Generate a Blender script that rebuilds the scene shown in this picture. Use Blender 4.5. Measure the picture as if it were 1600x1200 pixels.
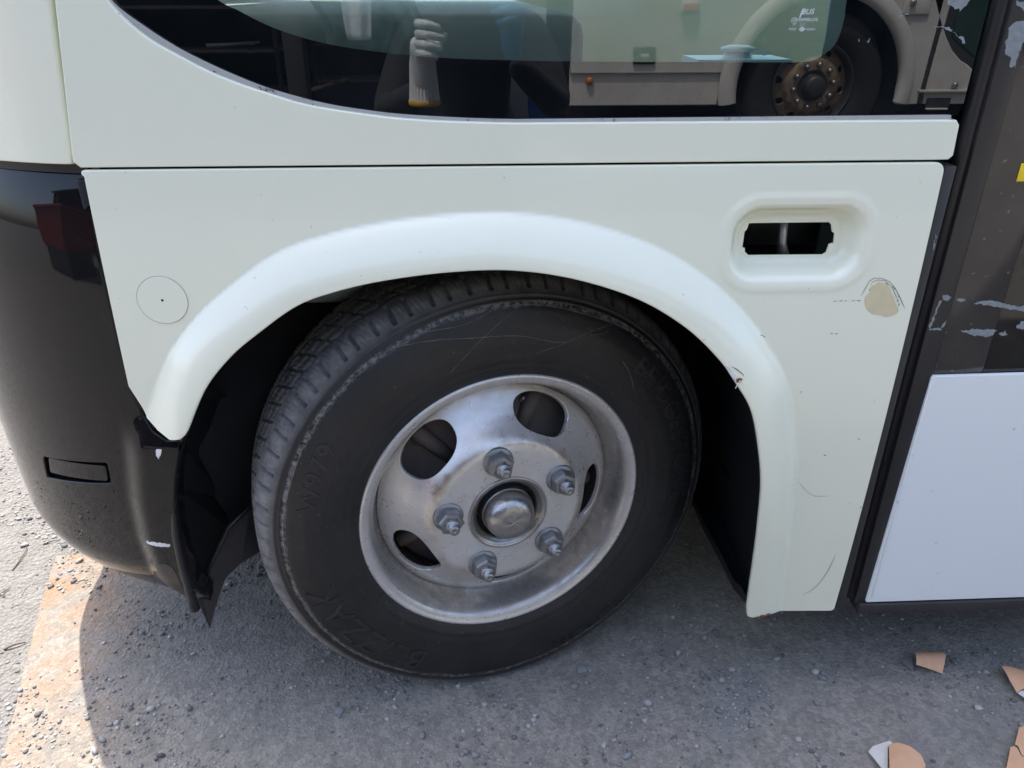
import bpy, bmesh, math, random
import numpy as np
from mathutils import Vector, Matrix
from mathutils.geometry import delaunay_2d_cdt
random.seed(7); rng = np.random.default_rng(7)
S = bpy.context.scene
for o in list(bpy.data.objects): bpy.data.objects.remove(o)
COL = S.collection
R = math.radians

# ------------------------------------------------------------ camera, sky, sun
FPX = 1210.0; PITCH = R(27.0); YAW = R(2.6)
CAM = np.array([0.0, -1.0, 1.165])
cd = bpy.data.cameras.new('camera'); cam = bpy.data.objects.new('camera', cd); COL.objects.link(cam)
cd.sensor_width = 36; cd.lens = FPX/1600*36; cd.clip_start = 0.002; cd.clip_end = 500
cam.location = CAM; cam.rotation_euler = (R(90)-PITCH, 0, -YAW)
S.camera = cam
SUN_EL = R(68); SUN_AZ = math.atan2(-.51, .86)          # azimuth from +y towards +x
w = bpy.data.worlds.new('World'); S.world = w; w.use_nodes = True
nt = w.node_tree; bg = nt.nodes['Background']
sky = nt.nodes.new('ShaderNodeTexSky'); sky.sky_type = 'NISHITA'; sky.sun_disc = False
sky.sun_elevation = SUN_EL; sky.sun_rotation = SUN_AZ; sky.air_density = .8; sky.dust_density = 3.0; sky.ozone_density = .5
nt.links.new(sky.outputs[0], bg.inputs[0]); bg.inputs[1].default_value = 0.15
sl = bpy.data.lights.new('sun', 'SUN'); sun = bpy.data.objects.new('sun', sl); COL.objects.link(sun)
sl.energy = 2.05; sl.angle = R(0.53); sl.color = (1.0, .955, .88)
sdir = Vector((math.sin(SUN_AZ)*math.cos(SUN_EL), math.cos(SUN_AZ)*math.cos(SUN_EL), math.sin(SUN_EL)))
sun.rotation_euler = sdir.to_track_quat('Z', 'Y').to_euler(); sun.location = (-2, 6, 12)
S.view_settings.view_transform = 'Standard'; S.view_settings.look = 'None'
S.view_settings.exposure = 2.05; S.view_settings.gamma = 1.0; S.view_settings.use_curve_mapping = False
S.render.engine = 'CYCLES'

# ------------------------------------------------------------ pixel -> direction
_F = np.array([math.sin(YAW)*math.cos(PITCH), math.cos(YAW)*math.cos(PITCH), -math.sin(PITCH)])
_R = np.array([math.cos(YAW), -math.sin(YAW), 0.0]); _U = np.cross(_R, _F)
def ray(px, py): return _F + (px-800)/FPX*_R - (py-600)/FPX*_U
def aty(px, py, y):
    d = ray(px, py); return CAM + d*((y-CAM[1])/d[1])
def atz(px, py, z=0.0):
    d = ray(px, py); return CAM + d*((z-CAM[2])/d[2])
GLASS_Y = 0.012
def mirrored(px, py, depth):            # a thing seen in the window glass, standing at y = -depth
    p = aty(px, py, 2*GLASS_Y+depth); return np.array([p[0], -depth, p[2]])

# ------------------------------------------------------------ helpers
def tag(o, label=None, cat=None, group=None, kind=None):
    if label: o['label'] = label
    if cat: o['category'] = cat
    if group: o['group'] = group
    if kind: o['kind'] = kind
    return o
def empty(name, loc=(0,0,0), label=None, cat=None, group=None, parent=None):
    o = bpy.data.objects.new(name, None); COL.objects.link(o); o.location = loc; o.empty_display_size = .1
    if parent: o.parent = parent
    return tag(o, label, cat, group)
def link(name, me, mat, parent=None):
    o = bpy.data.objects.new(name, me); COL.objects.link(o)
    if mat is not None: me.materials.append(mat)
    if parent is not None: o.parent = parent
    return o
def mesh(name, verts, faces, mat, parent=None, smooth=True, normals=None):
    me = bpy.data.meshes.new(name); me.from_pydata([tuple(v) for v in verts], [], [tuple(f) for f in faces])
    me.polygons.foreach_set('use_smooth', [smooth]*len(me.polygons)); me.update()
    if normals is not None: me.normals_split_custom_set_from_vertices([tuple(n) for n in normals])
    return link(name, me, mat, parent)
def from_bm(name, bm, mat, parent=None, smooth=False, angle=None):
    me = bpy.data.meshes.new(name); bmesh.ops.recalc_face_normals(bm, faces=bm.faces); bm.to_mesh(me); bm.free()
    if smooth: me.polygons.foreach_set('use_smooth', [True]*len(me.polygons))
    if smooth and angle: me.set_sharp_from_angle(angle=R(angle))
    return link(name, me, mat, parent)
def box(name, x0, x1, y0, y1, z0, z1, mat, parent=None, bev=.002, seg=2, shear=None):
    bm = bmesh.new(); bmesh.ops.create_cube(bm, size=1)
    for v in bm.verts: v.co = Vector(((x0+x1)/2+v.co.x*(x1-x0), (y0+y1)/2+v.co.y*(y1-y0), (z0+z1)/2+v.co.z*(z1-z0)))
    if bev: bmesh.ops.bevel(bm, geom=list(bm.edges), offset=bev, segments=seg, affect='EDGES', profile=.5)
    return from_bm(name, bm, mat, parent, smooth=True, angle=40)
def tube(name, pts, radii, mat, parent=None, n=10, caps=True, smooth=True):
    pts = [Vector(p) for p in pts]
    if not hasattr(radii, '__len__'): radii = [radii]*len(pts)
    V = []; Fc = []; prev = None
    for i, p in enumerate(pts):
        t = (pts[min(i+1, len(pts)-1)]-pts[max(i-1, 0)]).normalized()
        a = prev if prev is not None else (Vector((0,0,1)) if abs(t.z) < .9 else Vector((1,0,0)))
        u = (a-t*a.dot(t)).normalized(); v = t.cross(u); prev = u
        for k in range(n):
            q = 2*math.pi*k/n; V.append(p+(u*math.cos(q)+v*math.sin(q))*radii[i])
    for i in range(len(pts)-1):
        for k in range(n):
            k2 = (k+1) % n; Fc.append((i*n+k, i*n+k2, (i+1)*n+k2, (i+1)*n+k))
    if caps: Fc += [tuple(range(n))[::-1], tuple((len(pts)-1)*n+k for k in range(n))]
    return mesh(name, V, Fc, mat, parent, smooth)
def lathe(name, prof, mat, parent=None, n=96, smooth=True, close=False, fun=None, a0=0.0, a1=2*math.pi):
    # prof: (r, o) with o along local z
    full = abs(a1-a0-2*math.pi) < 1e-6; m = n if full else n+1
    P = np.array(prof, float); k = len(P)
    A = a0+(a1-a0)*np.arange(m)/n
    rr = np.repeat(P[None, :, 0], m, 0); oo = np.repeat(P[None, :, 1], m, 0); aa = np.repeat(A[:, None], k, 1)
    if fun: rr, oo = fun(rr, oo, aa)
    V = np.stack([rr*np.cos(aa), rr*np.sin(aa), oo], -1).reshape(-1, 3)
    Fc = []
    for i in range(n):
        j = (i+1) % m
        for q in range(k-1): Fc.append((i*k+q, j*k+q, j*k+q+1, i*k+q+1))
    return mesh(name, V, Fc, mat, parent, smooth)
def inside(poly, P):
    poly = np.asarray(poly); x, y = P[:, 0], P[:, 1]; c = np.zeros(len(P), bool); n = len(poly)
    for i in range(n):
        x1, y1 = poly[i]; x2, y2 = poly[(i+1) % n]
        if y1 == y2: continue
        h = ((y1 > y) != (y2 > y)) & (x < (x2-x1)*(y-y1)/(y2-y1)+x1); c ^= h
    return c
def pdist(poly, P, closed=False):
    poly = np.asarray(poly, float); d = np.full(len(P), 1e9); n = len(poly)
    for i in range(n if closed else n-1):
        a = poly[i]; b = poly[(i+1) % n]; ab = b-a; L = ab@ab
        if L < 1e-14: continue
        t = np.clip(((P-a)@ab)/L, 0, 1); q = P-(a+t[:, None]*ab); d = np.minimum(d, np.sqrt((q*q).sum(1)))
    return d
def resample(poly, step, closed=True):
    out = []; n = len(poly)
    for i in range(n if closed else n-1):
        a = np.array(poly[i], float); b = np.array(poly[(i+1) % n], float); L = np.linalg.norm(b-a)
        if L < 1e-7: continue
        k = max(1, int(math.ceil(L/step)))
        out += [a+(b-a)*j/k for j in range(k)]
    if not closed: out.append(np.array(poly[-1], float))
    return np.array(out)
def spline(pts, k=8, closed=False):             # Catmull-Rom through the points
    P = [np.array(p, float) for p in pts]; n = len(P); out = []
    for i in range(n if closed else n-1):
        g = (lambda j: P[j % n]) if closed else (lambda j: P[min(max(j, 0), n-1)])
        a, b, c, d = g(i-1), g(i), g(i+1), g(i+2)
        for q in range(k):
            t = q/k; out.append(.5*((2*b)+(c-a)*t+(2*a-5*b+4*c-d)*t*t+(3*b-a-3*c+d)*t**3))
    if not closed: out.append(P[-1])
    return np.array(out)
def round_poly(pts, rad, seg=5):
    out = []; n = len(pts); rad = rad if hasattr(rad, '__len__') else [rad]*n
    for i in range(n):
        p = np.array(pts[i], float); a = np.array(pts[i-1], float)-p; b = np.array(pts[(i+1) % n], float)-p
        la, lb = np.linalg.norm(a), np.linalg.norm(b); r = min(rad[i], .45*la, .45*lb)
        if r < 1e-6: out.append(p); continue
        A = p+a/la*r; B = p+b/lb*r
        for k in range(seg+1):
            t = k/seg; out.append((1-t)**2*A+2*t*(1-t)*p+t*t*B)
    return np.array(out)
def area(P): x, y = P[:, 0], P[:, 1]; return .5*np.sum(x*np.roll(y, -1)-np.roll(x, -1)*y)
def panel(name, outline, fmap, mat, parent=None, holes=(), step=.006, lip=((.0008, .0006), (.0014, .0018), (.0014, .02)), flip=False, edge_step=None, holelip=None):
    """Sheet over a 2D outline with holes; fmap(U,V)->Nx3. Conforming triangulation, exact smooth normals, rolled edge."""
    es = edge_step or step
    loops = [resample(outline, es)]+[resample(h, es) for h in holes]
    if area(loops[0]) < 0: loops[0] = loops[0][::-1]
    loops = [loops[0]]+[(h[::-1] if area(h) > 0 else h) for h in loops[1:]]
    lo = loops[0].min(0); hi = loops[0].max(0)
    gx = np.arange(lo[0], hi[0]+step, step); gy = np.arange(lo[1], hi[1]+step*.87, step*.866)
    G = np.array([(x+(step/2 if j % 2 else 0), y) for j, y in enumerate(gy) for x in gx])
    if len(G):
        k = inside(loops[0], G) & (pdist(loops[0], G, True) > .5*step)
        for h in loops[1:]: k &= ~inside(h, G) & (pdist(h, G, True) > .5*step)
        G = G[k]
    allp = np.concatenate(loops+[G]) if len(G) else np.concatenate(loops)
    edges = []; off = 0
    for L in loops:
        n = len(L); edges += [(off+i, off+(i+1) % n) for i in range(n)]; off += n
    vs, _, fs, ov, _, _ = delaunay_2d_cdt([Vector(p) for p in allp], edges, [], 0, 1e-7)
    V2 = np.array([tuple(v) for v in vs]); T = np.array([f for f in fs if len(f) == 3])
    c = V2[T].mean(1); k = inside(loops[0], c)
    for h in loops[1:]: k &= ~inside(h, c)
    T = T[k]
    sgn = -1.0 if flip else 1.0
    def nrm(P2):
        e = 4e-4; U, V = P2[:, 0], P2[:, 1]
        du = fmap(U+e, V)-fmap(U-e, V); dv = fmap(U, V+e)-fmap(U, V-e)
        N = np.cross(du, dv)*sgn; N /= np.linalg.norm(N, axis=1)[:, None]+1e-12
        return N, du/(2*e), dv/(2*e)
    V3 = fmap(V2[:, 0], V2[:, 1]); N3, _, _ = nrm(V2)
    Vl = [V3]; Nl = [N3]; faces = [tuple(t) if not flip else tuple(t[::-1]) for t in T]; base = len(V3)
    for li, L in enumerate(loops):
        lp = lip if li == 0 or holelip is None else holelip
        if not lp: continue
        # index of the loop points in the CDT result
        idx = []
        for p in L:
            d = np.abs(V2-p).sum(1); idx.append(int(d.argmin()))
        n = len(L); t = np.roll(L, -1, 0)-np.roll(L, 1, 0); t /= np.linalg.norm(t, axis=1)[:, None]+1e-12
        o2 = np.stack([t[:, 1], -t[:, 0]], -1)
        N, du, dv = nrm(L); O3 = du*o2[:, :1]+dv*o2[:, 1:]; O3 /= np.linalg.norm(O3, axis=1)[:, None]+1e-12
        prev = idx; P0 = fmap(L[:, 0], L[:, 1])
        for qi, (a, b) in enumerate(lp):
            P = P0+O3*a-N*b; f = (qi+1)/len(lp); nn = N*max(0, 1-1.3*f)+O3*min(1, 1.3*f); nn /= np.linalg.norm(nn, axis=1)[:, None]+1e-12
            Vl.append(P); Nl.append(nn); cur = list(range(base, base+n)); base += n
            for i in range(n):
                j = (i+1) % n
                q = (prev[i], cur[i], cur[j], prev[j])
                faces.append(q if not flip else q[::-1])
            prev = cur
    return mesh(name, np.concatenate(Vl), faces, mat, parent, True, np.concatenate(Nl))
def sstep(a, b, x):
    t = np.clip((x-a)/(b-a), 0, 1); return t*t*(3-2*t)
def noise1(x, y, s=1.0, seed=0):
    return (np.sin(x*12.7*s+seed*1.7+2.1*np.sin(y*9.1*s+seed))+np.sin(y*15.3*s+1.3*seed+1.7*np.sin(x*7.7*s)))*.5
def text_mesh(txt, size=1.0, bold=0.0, shear=0.0, spacing=1.0, depth=0.0):
    cu = bpy.data.curves.new('t', 'FONT'); cu.body = txt; cu.size = size; cu.align_x = 'CENTER'; cu.align_y = 'CENTER'; cu.offset = bold; cu.shear = shear
    cu.space_character = spacing; cu.extrude = depth; cu.resolution_u = 3
    o = bpy.data.objects.new('t', cu); COL.objects.link(o)
    me = bpy.data.meshes.new_from_object(o.evaluated_get(bpy.context.evaluated_depsgraph_get()))
    V = np.array([tuple(v.co) for v in me.vertices]); Fc = [tuple(p.vertices) for p in me.polygons]
    bpy.data.objects.remove(o); bpy.data.meshes.remove(me); return V, Fc

# ------------------------------------------------------------ materials
class NT:
    def __init__(s, name):
        s.m = bpy.data.materials.new(name); s.m.use_nodes = True; s.t = s.m.node_tree; s.b = s.t.nodes['Principled BSDF']; s.out = s.t.nodes['Material Output']
        s.co = s.t.nodes.new('ShaderNodeTexCoord')
    def n(s, typ, **kw):
        x = s.t.nodes.new('ShaderNode'+typ)
        for k, v in kw.items():
            if k in x.inputs: x.inputs[k].default_value = v
            else: setattr(x, k, v)
        return x
    def l(s, a, b): s.t.links.new(a, b)
    def noise(s, scale, detail=4, rough=.55, coord='Object', dist=0.0):
        x = s.n('TexNoise', Scale=scale, Detail=detail, Roughness=rough, Distortion=dist); s.l(s.co.outputs[coord], x.inputs['Vector']); return x.outputs['Fac']
    def ramp(s, fac, stops):
        r = s.n('ValToRGB'); e = r.color_ramp.elements
        while len(e) < len(stops): e.new(.5)
        for q, (p, c) in zip(e, stops):
            q.position = p; q.color = (c, c, c, 1) if not hasattr(c, '__len__') else (*c, 1)
        s.l(fac, r.inputs[0]); return r.outputs[0]
    def mix(s, fac, a, b):
        m = s.n('Mix', data_type='RGBA')
        for i, v in ((0, fac), (6, a), (7, b)):
            if hasattr(v, 'is_linked'): s.l(v, m.inputs[i])
            else: m.inputs[i].default_value = v if i == 0 else (*v, 1)
        return m.outputs[2]
    def math(s, op, a, b=None):
        m = s.n('Math', operation=op)
        for i, v in ((0, a), (1, b)):
            if v is None: continue
            if hasattr(v, 'is_linked'): s.l(v, m.inputs[i])
            else: m.inputs[i].default_value = v
        return m.outputs[0]
    def bump(s, h, strength=.3, dist=.01):
        b = s.n('Bump', Strength=strength, Distance=dist); s.l(h, b.inputs['Height']); s.l(b.outputs[0], s.b.inputs['Normal'])
    def set(s, **kw):
        for k, v in kw.items():
            k = {'base': 'Base Color', 'rough': 'Roughness', 'metal': 'Metallic', 'coat': 'Coat Weight', 'crough': 'Coat Roughness', 'spec': 'Specular IOR Level', 'ior': 'IOR', 'trans': 'Transmission Weight', 'sub': 'Subsurface Weight'}.get(k, k)
            i = s.b.inputs[k]
            if hasattr(v, 'is_linked'): s.l(v, i)
            else: i.default_value = (*v, 1) if hasattr(v, '__len__') and len(v) == 3 else v
        return s.m
def simple(name, base, rough=.5, var=.12, scale=12, bump=0, bscale=80, **kw):
    t = NT(name); f = t.noise(scale, 5)
    t.set(base=t.mix(f, [c*(1-var) for c in base], [min(1, c*(1+var)) for c in base]), rough=rough, **kw)
    if bump: t.bump(t.noise(bscale, 4), bump, .002)
    return t.m
M = {}
# cream paint with faint dust and pin-prick specks
t = NT('cream_paint'); d = t.noise(5, 6, .6); sp = t.ramp(t.noise(95, 2, .5), [(.735, 0), (.765, 1)])
sp2 = t.math('MULTIPLY', sp, t.ramp(t.noise(9, 3), [(.5, 0), (.62, .55)]))
c = t.mix(t.ramp(d, [(.35, 0), (.75, .14)]), (.855, .845, .66), (.78, .75, .58)); c = t.mix(sp2, c, (.25, .22, .18))
t.set(base=c, rough=t.ramp(t.noise(14, 4), [(.3, .2), (.7, .24)]), coat=.5, crough=.03); M['cream'] = t.m
t = NT('white_film'); c = t.mix(t.ramp(t.noise(60, 3), [(.71, 0), (.76, .6)]), (.80, .82, .80), (.35, .33, .3))
t.set(base=c, rough=.3, coat=.2, crough=.1); M['white'] = t.m
t = NT('black_gloss'); d = t.noise(3.5, 7, .62); d2 = t.noise(45, 4, .6)
du = t.math('MULTIPLY', t.ramp(d, [(.4, 0), (.8, .08)]), t.ramp(d2, [(.3, .45), (.7, 1)]))
c = t.mix(du, (.006, .006, .007), (.16, .13, .105))
t.set(base=c, rough=t.ramp(d, [(.35, .015), (.8, .07)]), ior=1.40, spec=.42); M['black_gloss'] = t.m
t = NT('dusty_black'); d = t.noise(6, 7, .65); c = t.mix(t.ramp(d, [(.35, 0), (.8, .6)]), (.012, .012, .013), (.12, .10, .085))
t.set(base=c, rough=.42); M['dusty_black'] = t.m
M['liner'] = simple('liner_plastic', (.006, .0065, .008), .45, .35, 9, .15, 60)
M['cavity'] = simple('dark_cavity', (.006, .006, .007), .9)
M['rubber'] = simple('black_rubber', (.014, .014, .016), .38, .25, 14)
M['frame'] = simple('door_frame_black', (.022, .021, .022), .33, .25, 10)
M['trim'] = simple('trim_strip_black', (.030, .028, .029), .5, .25, 20)
t = NT('window_seal'); c = t.mix(t.ramp(t.noise(55, 6, .7), [(.60, 0), (.66, 1)]), (.42, .40, .36), (.035, .028, .024)); t.set(base=c, rough=.6); M['seal'] = t.m
M['sealant'] = simple('old_sealant', (.30, .27, .22), .8, .3, 40)
GIOR = 1.85
t = NT('frit_glass'); d = t.noise(7, 6, .6); t.set(base=t.mix(t.ramp(d, [(.45, 0), (.8, .05)]), (.003, .004, .005), (.2, .2, .2)), rough=.0, ior=GIOR); M['frit'] = t.m
def thin_glass(name, tint, ior=GIOR):
    t = NT(name); fr = t.n('Fresnel', IOR=ior); tr = t.n('BsdfTransparent', Color=(*tint, 1)); gl = t.n('BsdfGlossy', Roughness=0.0)
    mx = t.n('MixShader'); t.l(fr.outputs[0], mx.inputs[0]); t.l(tr.outputs[0], mx.inputs[1]); t.l(gl.outputs[0], mx.inputs[2]); t.l(mx.outputs[0], t.out.inputs[0]); return t.m
M['glass'] = thin_glass('tinted_window_glass', (.62, .74, .72))
M['clear'] = thin_glass('clear_window_glass', (.8, .86, .84), 1.5)
t = NT('door_glass_dusty'); d = t.noise(4, 7, .65); sp = t.ramp(t.noise(120, 2), [(.70, 0), (.74, .5)])
c = t.mix(t.ramp(d, [(.35, .12), (.75, .5)]), (.006, .006, .006), (.12, .10, .085)); c = t.mix(sp, c, (.3, .28, .25)); t.set(base=c, rough=.12, ior=1.6); M['door_glass'] = t.m
t = NT('tape_residue'); c = t.mix(t.noise(160, 4, .7), (.12, .135, .14), (.36, .38, .38)); t.set(base=c, rough=.8); t.bump(t.noise(180, 4), .5, .002); M['tape'] = t.m
M['yellow'] = simple('yellow_sticker', (.85, .62, .02), .4, .05)
M['filler'] = simple('beige_filler', (.68, .59, .36), .55, .15, 45, .2, 120)
M['scratch'] = simple('scratch_dark', (.20, .19, .17), .8)
M['scuff'] = simple('scuffed_primer', (.72, .70, .66), .8, .2, 90, .3, 120)
M['rust'] = simple('rust', (.22, .085, .03), .9, .5, 90, .5, 200)
# wheel
def wheel_coords(t):
    s = t.n('SeparateXYZ'); t.l(t.co.outputs['Object'], s.inputs[0]); v = t.n('VectorMath', operation='LENGTH'); cm = t.n('CombineXYZ')
    t.l(s.outputs[0], cm.inputs[0]); t.l(s.outputs[1], cm.inputs[1]); t.l(cm.outputs[0], v.inputs[0]); return v.outputs['Value'], s.outputs
t = NT('tyre_rubber'); r, xyz = wheel_coords(t); dn = t.noise(11, 7, .65); fn = t.noise(120, 4, .7)
tread = t.ramp(r, [(.352/.4*.97, 0), (.376/.4, 1)]) if False else t.ramp(t.math('MULTIPLY', r, 2.44), [(.905, 0), (.945, 1)])
edge = t.ramp(t.math('MULTIPLY', t.math('ADD', r, t.math('MULTIPLY', t.math('SUBTRACT', dn, .5),   .012)), 2.44), [(.868, 0), (.877, .8), (.884, .8), (.893, 0)])
edge = t.math('MULTIPLY', edge, t.ramp(fn, [(.42, 0), (.6, 1)]))
c = t.mix(t.ramp(dn, [(.35, .1), (.8, .8)]), (.008, .0078, .008), (.027, .0255, .024))
c2 = t.mix(t.ramp(t.noise(40, 6, .7), [(.3, .0), (.7, 1)]), (.115, .111, .106), (.28, .263, .24))
c = t.mix(tread, c, c2); c = t.mix(edge, c, (.26, .24, .215)); sp = t.ramp(t.noise(190, 2), [(.71, 0), (.75, .7)]); c = t.mix(sp, c, (.16, .14, .11))
t.set(base=c, rough=t.ramp(tread, [(0, .47), (1, .85)])); t.bump(t.math('ADD', fn, t.math('MULTIPLY', t.noise(35, 5), 1.2)), .35, .0025); M['tyre'] = t.m
M['letter'] = simple('tyre_lettering', (.022, .021, .020), .5, .5, 30, .2, 150)
M['thread'] = simple('sidewall_scratch', (.2, .19, .175), .8, .4, 90)
t = NT('silver_wheel_paint'); r, xyz = wheel_coords(t); n1 = t.noise(9, 7, .65); n2 = t.noise(60, 5, .65)
c = t.mix(t.ramp(n1, [(.3, 0), (.75, 1)]), (.74, .72, .69), (.60, .565, .515))
ring = t.ramp(t.math('MULTIPLY', t.math('ADD', r, t.math('MULTIPLY', t.math('SUBTRACT', n2, .5), .02)), 4), [(.48, 0), (.515, .75), (.53, .75), (.575, 0)])
ring = t.math('MULTIPLY', ring, t.ramp(n1, [(.42, 0), (.62, .8)])); c = t.mix(ring, c, (.26, .17, .07))
bar = t.ramp(t.math('MULTIPLY', r, 4), [(.78, 0), (.83, .75), (.9, .6), (.95, .1)]); c = t.mix(t.math('MULTIPLY', bar, t.ramp(n2, [(.3, .55), (.65, 1)])), c, (.15, .115, .085))
sp = t.ramp(t.noise(150, 2), [(.70, 0), (.735, .85)]); sp = t.math('MULTIPLY', sp, t.ramp(t.noise(16, 3), [(.45, 0), (.6, 1)])); c = t.mix(sp, c, (.05, .035, .025))
t.set(base=c, rough=t.ramp(n2, [(.3, .24), (.7, .40)]), metal=.52); t.bump(n2, .06, .002); M['silver'] = t.m
M['flange'] = M['silver']
M['steel'] = simple('greasy_steel', (.40, .39, .375), .3, .35, 60, .35, 150, metal=.9)
M['nut'] = simple('nut_steel', (.28, .285, .29), .38, .3, 90, .3, 220, metal=.8)
M['stud'] = simple('stud_steel', (.33, .33, .33), .32, .4, 120, .5, 300, metal=.9)
M['drum'] = simple('rusty_drum', (.13, .105, .09), .8, .45, 22, .4, 90)
# ground
t = NT('dirt_over_steel'); a = t.noise(2.2, 9, .62); b = t.noise(13, 8, .66); f = t.noise(110, 5, .7); v = t.n('TexVoronoi', Scale=170); t.l(t.co.outputs['Object'], v.inputs['Vector'])
c = t.mix(t.ramp(b, [(.3, 0), (.7, 1)]), (.20, .187, .155), (.335, .31, .258)); c = t.mix(t.ramp(a, [(.45, 0), (.7, .6)]), c, (.36, .31, .26))
c = t.mix(t.ramp(f, [(.35, .45), (.6, 0)]), c, (.15, .147, .147)); c = t.mix(t.ramp(v.outputs['Distance'], [(.12, .4), (.3, 0)]), c, (.46, .44, .42))
v2 = t.n('TexVoronoi', Scale=95); t.l(t.co.outputs['Object'], v2.inputs['Vector']); bw = t.n('RGBToBW'); t.l(v2.outputs['Color'], bw.inputs[0])
hs = t.n('HueSaturation', Saturation=1.0); t.l(t.ramp(bw.outputs[0], [(.2, .66), (.8, 1.0)]), hs.inputs['Value']); t.l(c, hs.inputs['Color']); hs.inputs['Fac'].default_value = .75; c = hs.outputs[0]
s = t.n('SeparateXYZ'); t.l(t.co.outputs['Object'], s.inputs[0])
e = t.math('ADD', s.outputs[0], t.math('MULTIPLY', t.math('SUBTRACT', a, .5), .34)); e = t.ramp(t.math('ADD', e, 1.6), [(.50, 1), (.98, 0)])
e = t.math('MULTIPLY', e, t.ramp(b, [(.38, 0), (.56, 1)])); c = t.mix(e, c, t.mix(t.noise(28, 6, .7), (.20, .085, .03), (.26, .15, .07)))
oil = t.ramp(t.noise(3.4, 4, .5, dist=.6), [(.6, 0), (.72, .55)]); c = t.mix(oil, c, (.19, .187, .192))
t.set(base=c, rough=.92); t.bump(t.math('ADD', t.math('MULTIPLY', f, .6), t.math('ADD', b, v.outputs['Distance'])), .45, .004); M['dirt'] = t.m
t = NT('asphalt'); b = t.noise(30, 8, .7); v = t.n('TexVoronoi', Scale=120); t.l(t.co.outputs['Object'], v.inputs['Vector'])
c = t.mix(t.ramp(b, [(.3, 0), (.7, 1)]), (.12, .114, .105), (.215, .205, .19)); c = t.mix(t.ramp(t.noise(1.2, 6), [(.4, 0), (.7, .5)]), c, (.19, .175, .155))
c = t.mix(t.ramp(v.outputs['Distance'], [(.1, .35), (.4, 0)]), c, (.25, .24, .225)); t.set(base=c, rough=.95); t.bump(t.math('ADD', b, v.outputs['Distance']), .8, .008); M['asphalt'] = t.m
t = NT('stone'); oi = t.n('ObjectInfo'); c = t.mix(t.noise(70, 4), (.15, .15, .155), (.30, .29, .285)); t.set(base=c, rough=.9); M['stone'] = t.m
t = NT('gravel'); vc = t.n('VertexColor', layer_name='tone'); t.set(base=vc.outputs[0], rough=.92); M['gravel'] = t.m
M['twig'] = simple('twig', (.10, .075, .055), .9, .3, 60)
M['kraft'] = simple('kraft_paper', (.66, .38, .22), .75, .12, 60, .25, 60)
M['paper_white'] = simple('paper_white_side', (.66, .62, .56), .8, .15, 50, .2, 60)
M['paper_grey'] = simple('abrasive_grey', (.20, .195, .19), .9, .15, 200, .3, 400)

# ------------------------------------------------------------ ground
gm = mesh('ground', [(-60,-60,-.010),(60,-60,-.010),(60,60,-.010),(-60,60,-.010)], [(0,1,2,3)], M['asphalt'], None, False); tag(gm, kind='structure')
pl = [atz(88,868), atz(60,960), atz(36,1060), atz(4,1190), atz(-60,1420)]
pe = resample([(p[0], p[1]) for p in pl], .02, False); pe[:, 0] += rng.normal(0, .0012, len(pe))
plate_out = np.concatenate([pe, [(3.2, pe[-1][1]-.02), (3.2, pe[0][1]+.35)], [(pe[0][0]+.4, pe[0][1]+.015)]])
def plate_map(U, V): return np.stack([U, V, .0022*noise1(U, V, .6, 3)*sstep(.02, .1, U-(-1.2))*0+0*U], -1)
plate = panel('steel_plate', plate_out, plate_map, M['dirt'], None, step=.12, edge_step=.03, lip=((.0006,.0006),(.001,.0022),(.001,.0098)))
tag(plate, 'rusty steel road plate covered in grey dirt under the wheel', 'plate')
def rocks(name, P, rad, mat, parent=None, tones=None):
    bm = bmesh.new(); bmesh.ops.create_icosphere(bm, subdivisions=1, radius=1); bv = np.array([tuple(v.co) for v in bm.verts]); bf = np.array([[v.index for v in f.verts] for f in bm.faces]); bm.free()
    n = len(P); V = bv[None]*(1+rng.uniform(-.28, .28, (n, len(bv), 1))); sc = rng.uniform(.6, 1.25, (n, 1, 3)); sc[:, :, 2] *= .62
    V = V*sc*rad[:, None, None]; a = rng.uniform(0, 6.28, n); ca, sa = np.cos(a)[:, None], np.sin(a)[:, None]
    V = np.stack([V[:, :, 0]*ca-V[:, :, 1]*sa, V[:, :, 0]*sa+V[:, :, 1]*ca, V[:, :, 2]], -1)
    V[:, :, 2] += rad[:, None]*.28
    V += P[:, None, :]; Fa = (bf[None]+(np.arange(n)*len(bv))[:, None, None]).reshape(-1, 3); V = V.reshape(-1, 3)
    me = bpy.data.meshes.new(name); me.vertices.add(len(V)); me.vertices.foreach_set('co', V.ravel()); me.loops.add(Fa.size); me.loops.foreach_set('vertex_index', Fa.ravel().astype(np.int32))
    me.polygons.add(len(Fa)); me.polygons.foreach_set('loop_start', np.arange(0, Fa.size, 3, dtype=np.int32)); me.polygons.foreach_set('loop_total', np.full(len(Fa), 3, np.int32)); me.update(calc_edges=True)
    if tones is not None:
        ca_ = me.color_attributes.new('tone', 'FLOAT_COLOR', 'POINT'); T = np.repeat(np.concatenate([tones, np.ones((n, 1))], 1), len(bv), 0); ca_.data.foreach_set('color', T.ravel())
    return link(name, me, mat, parent)
N = 70000
P = np.stack([rng.uniform(-1.45, 1.3, N), rng.uniform(-.35, 1.1, N), np.zeros(N)], -1)
cl = noise1(P[:, 0], P[:, 1], .9, 1)+.7*noise1(P[:, 0], P[:, 1], 2.3, 5)+rng.normal(0, .6, N); P = P[cl > .55]; N = len(P)
edge_x = np.interp(P[:, 1], pe[::-1, 1], pe[::-1, 0]); P[:, 2] = np.where((P[:, 0] < edge_x) | (P[:, 1] > pe[0][1]), -.010, 0)
rad = np.clip(rng.lognormal(math.log(.0018), .55, N), .0009, .0085)
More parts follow.
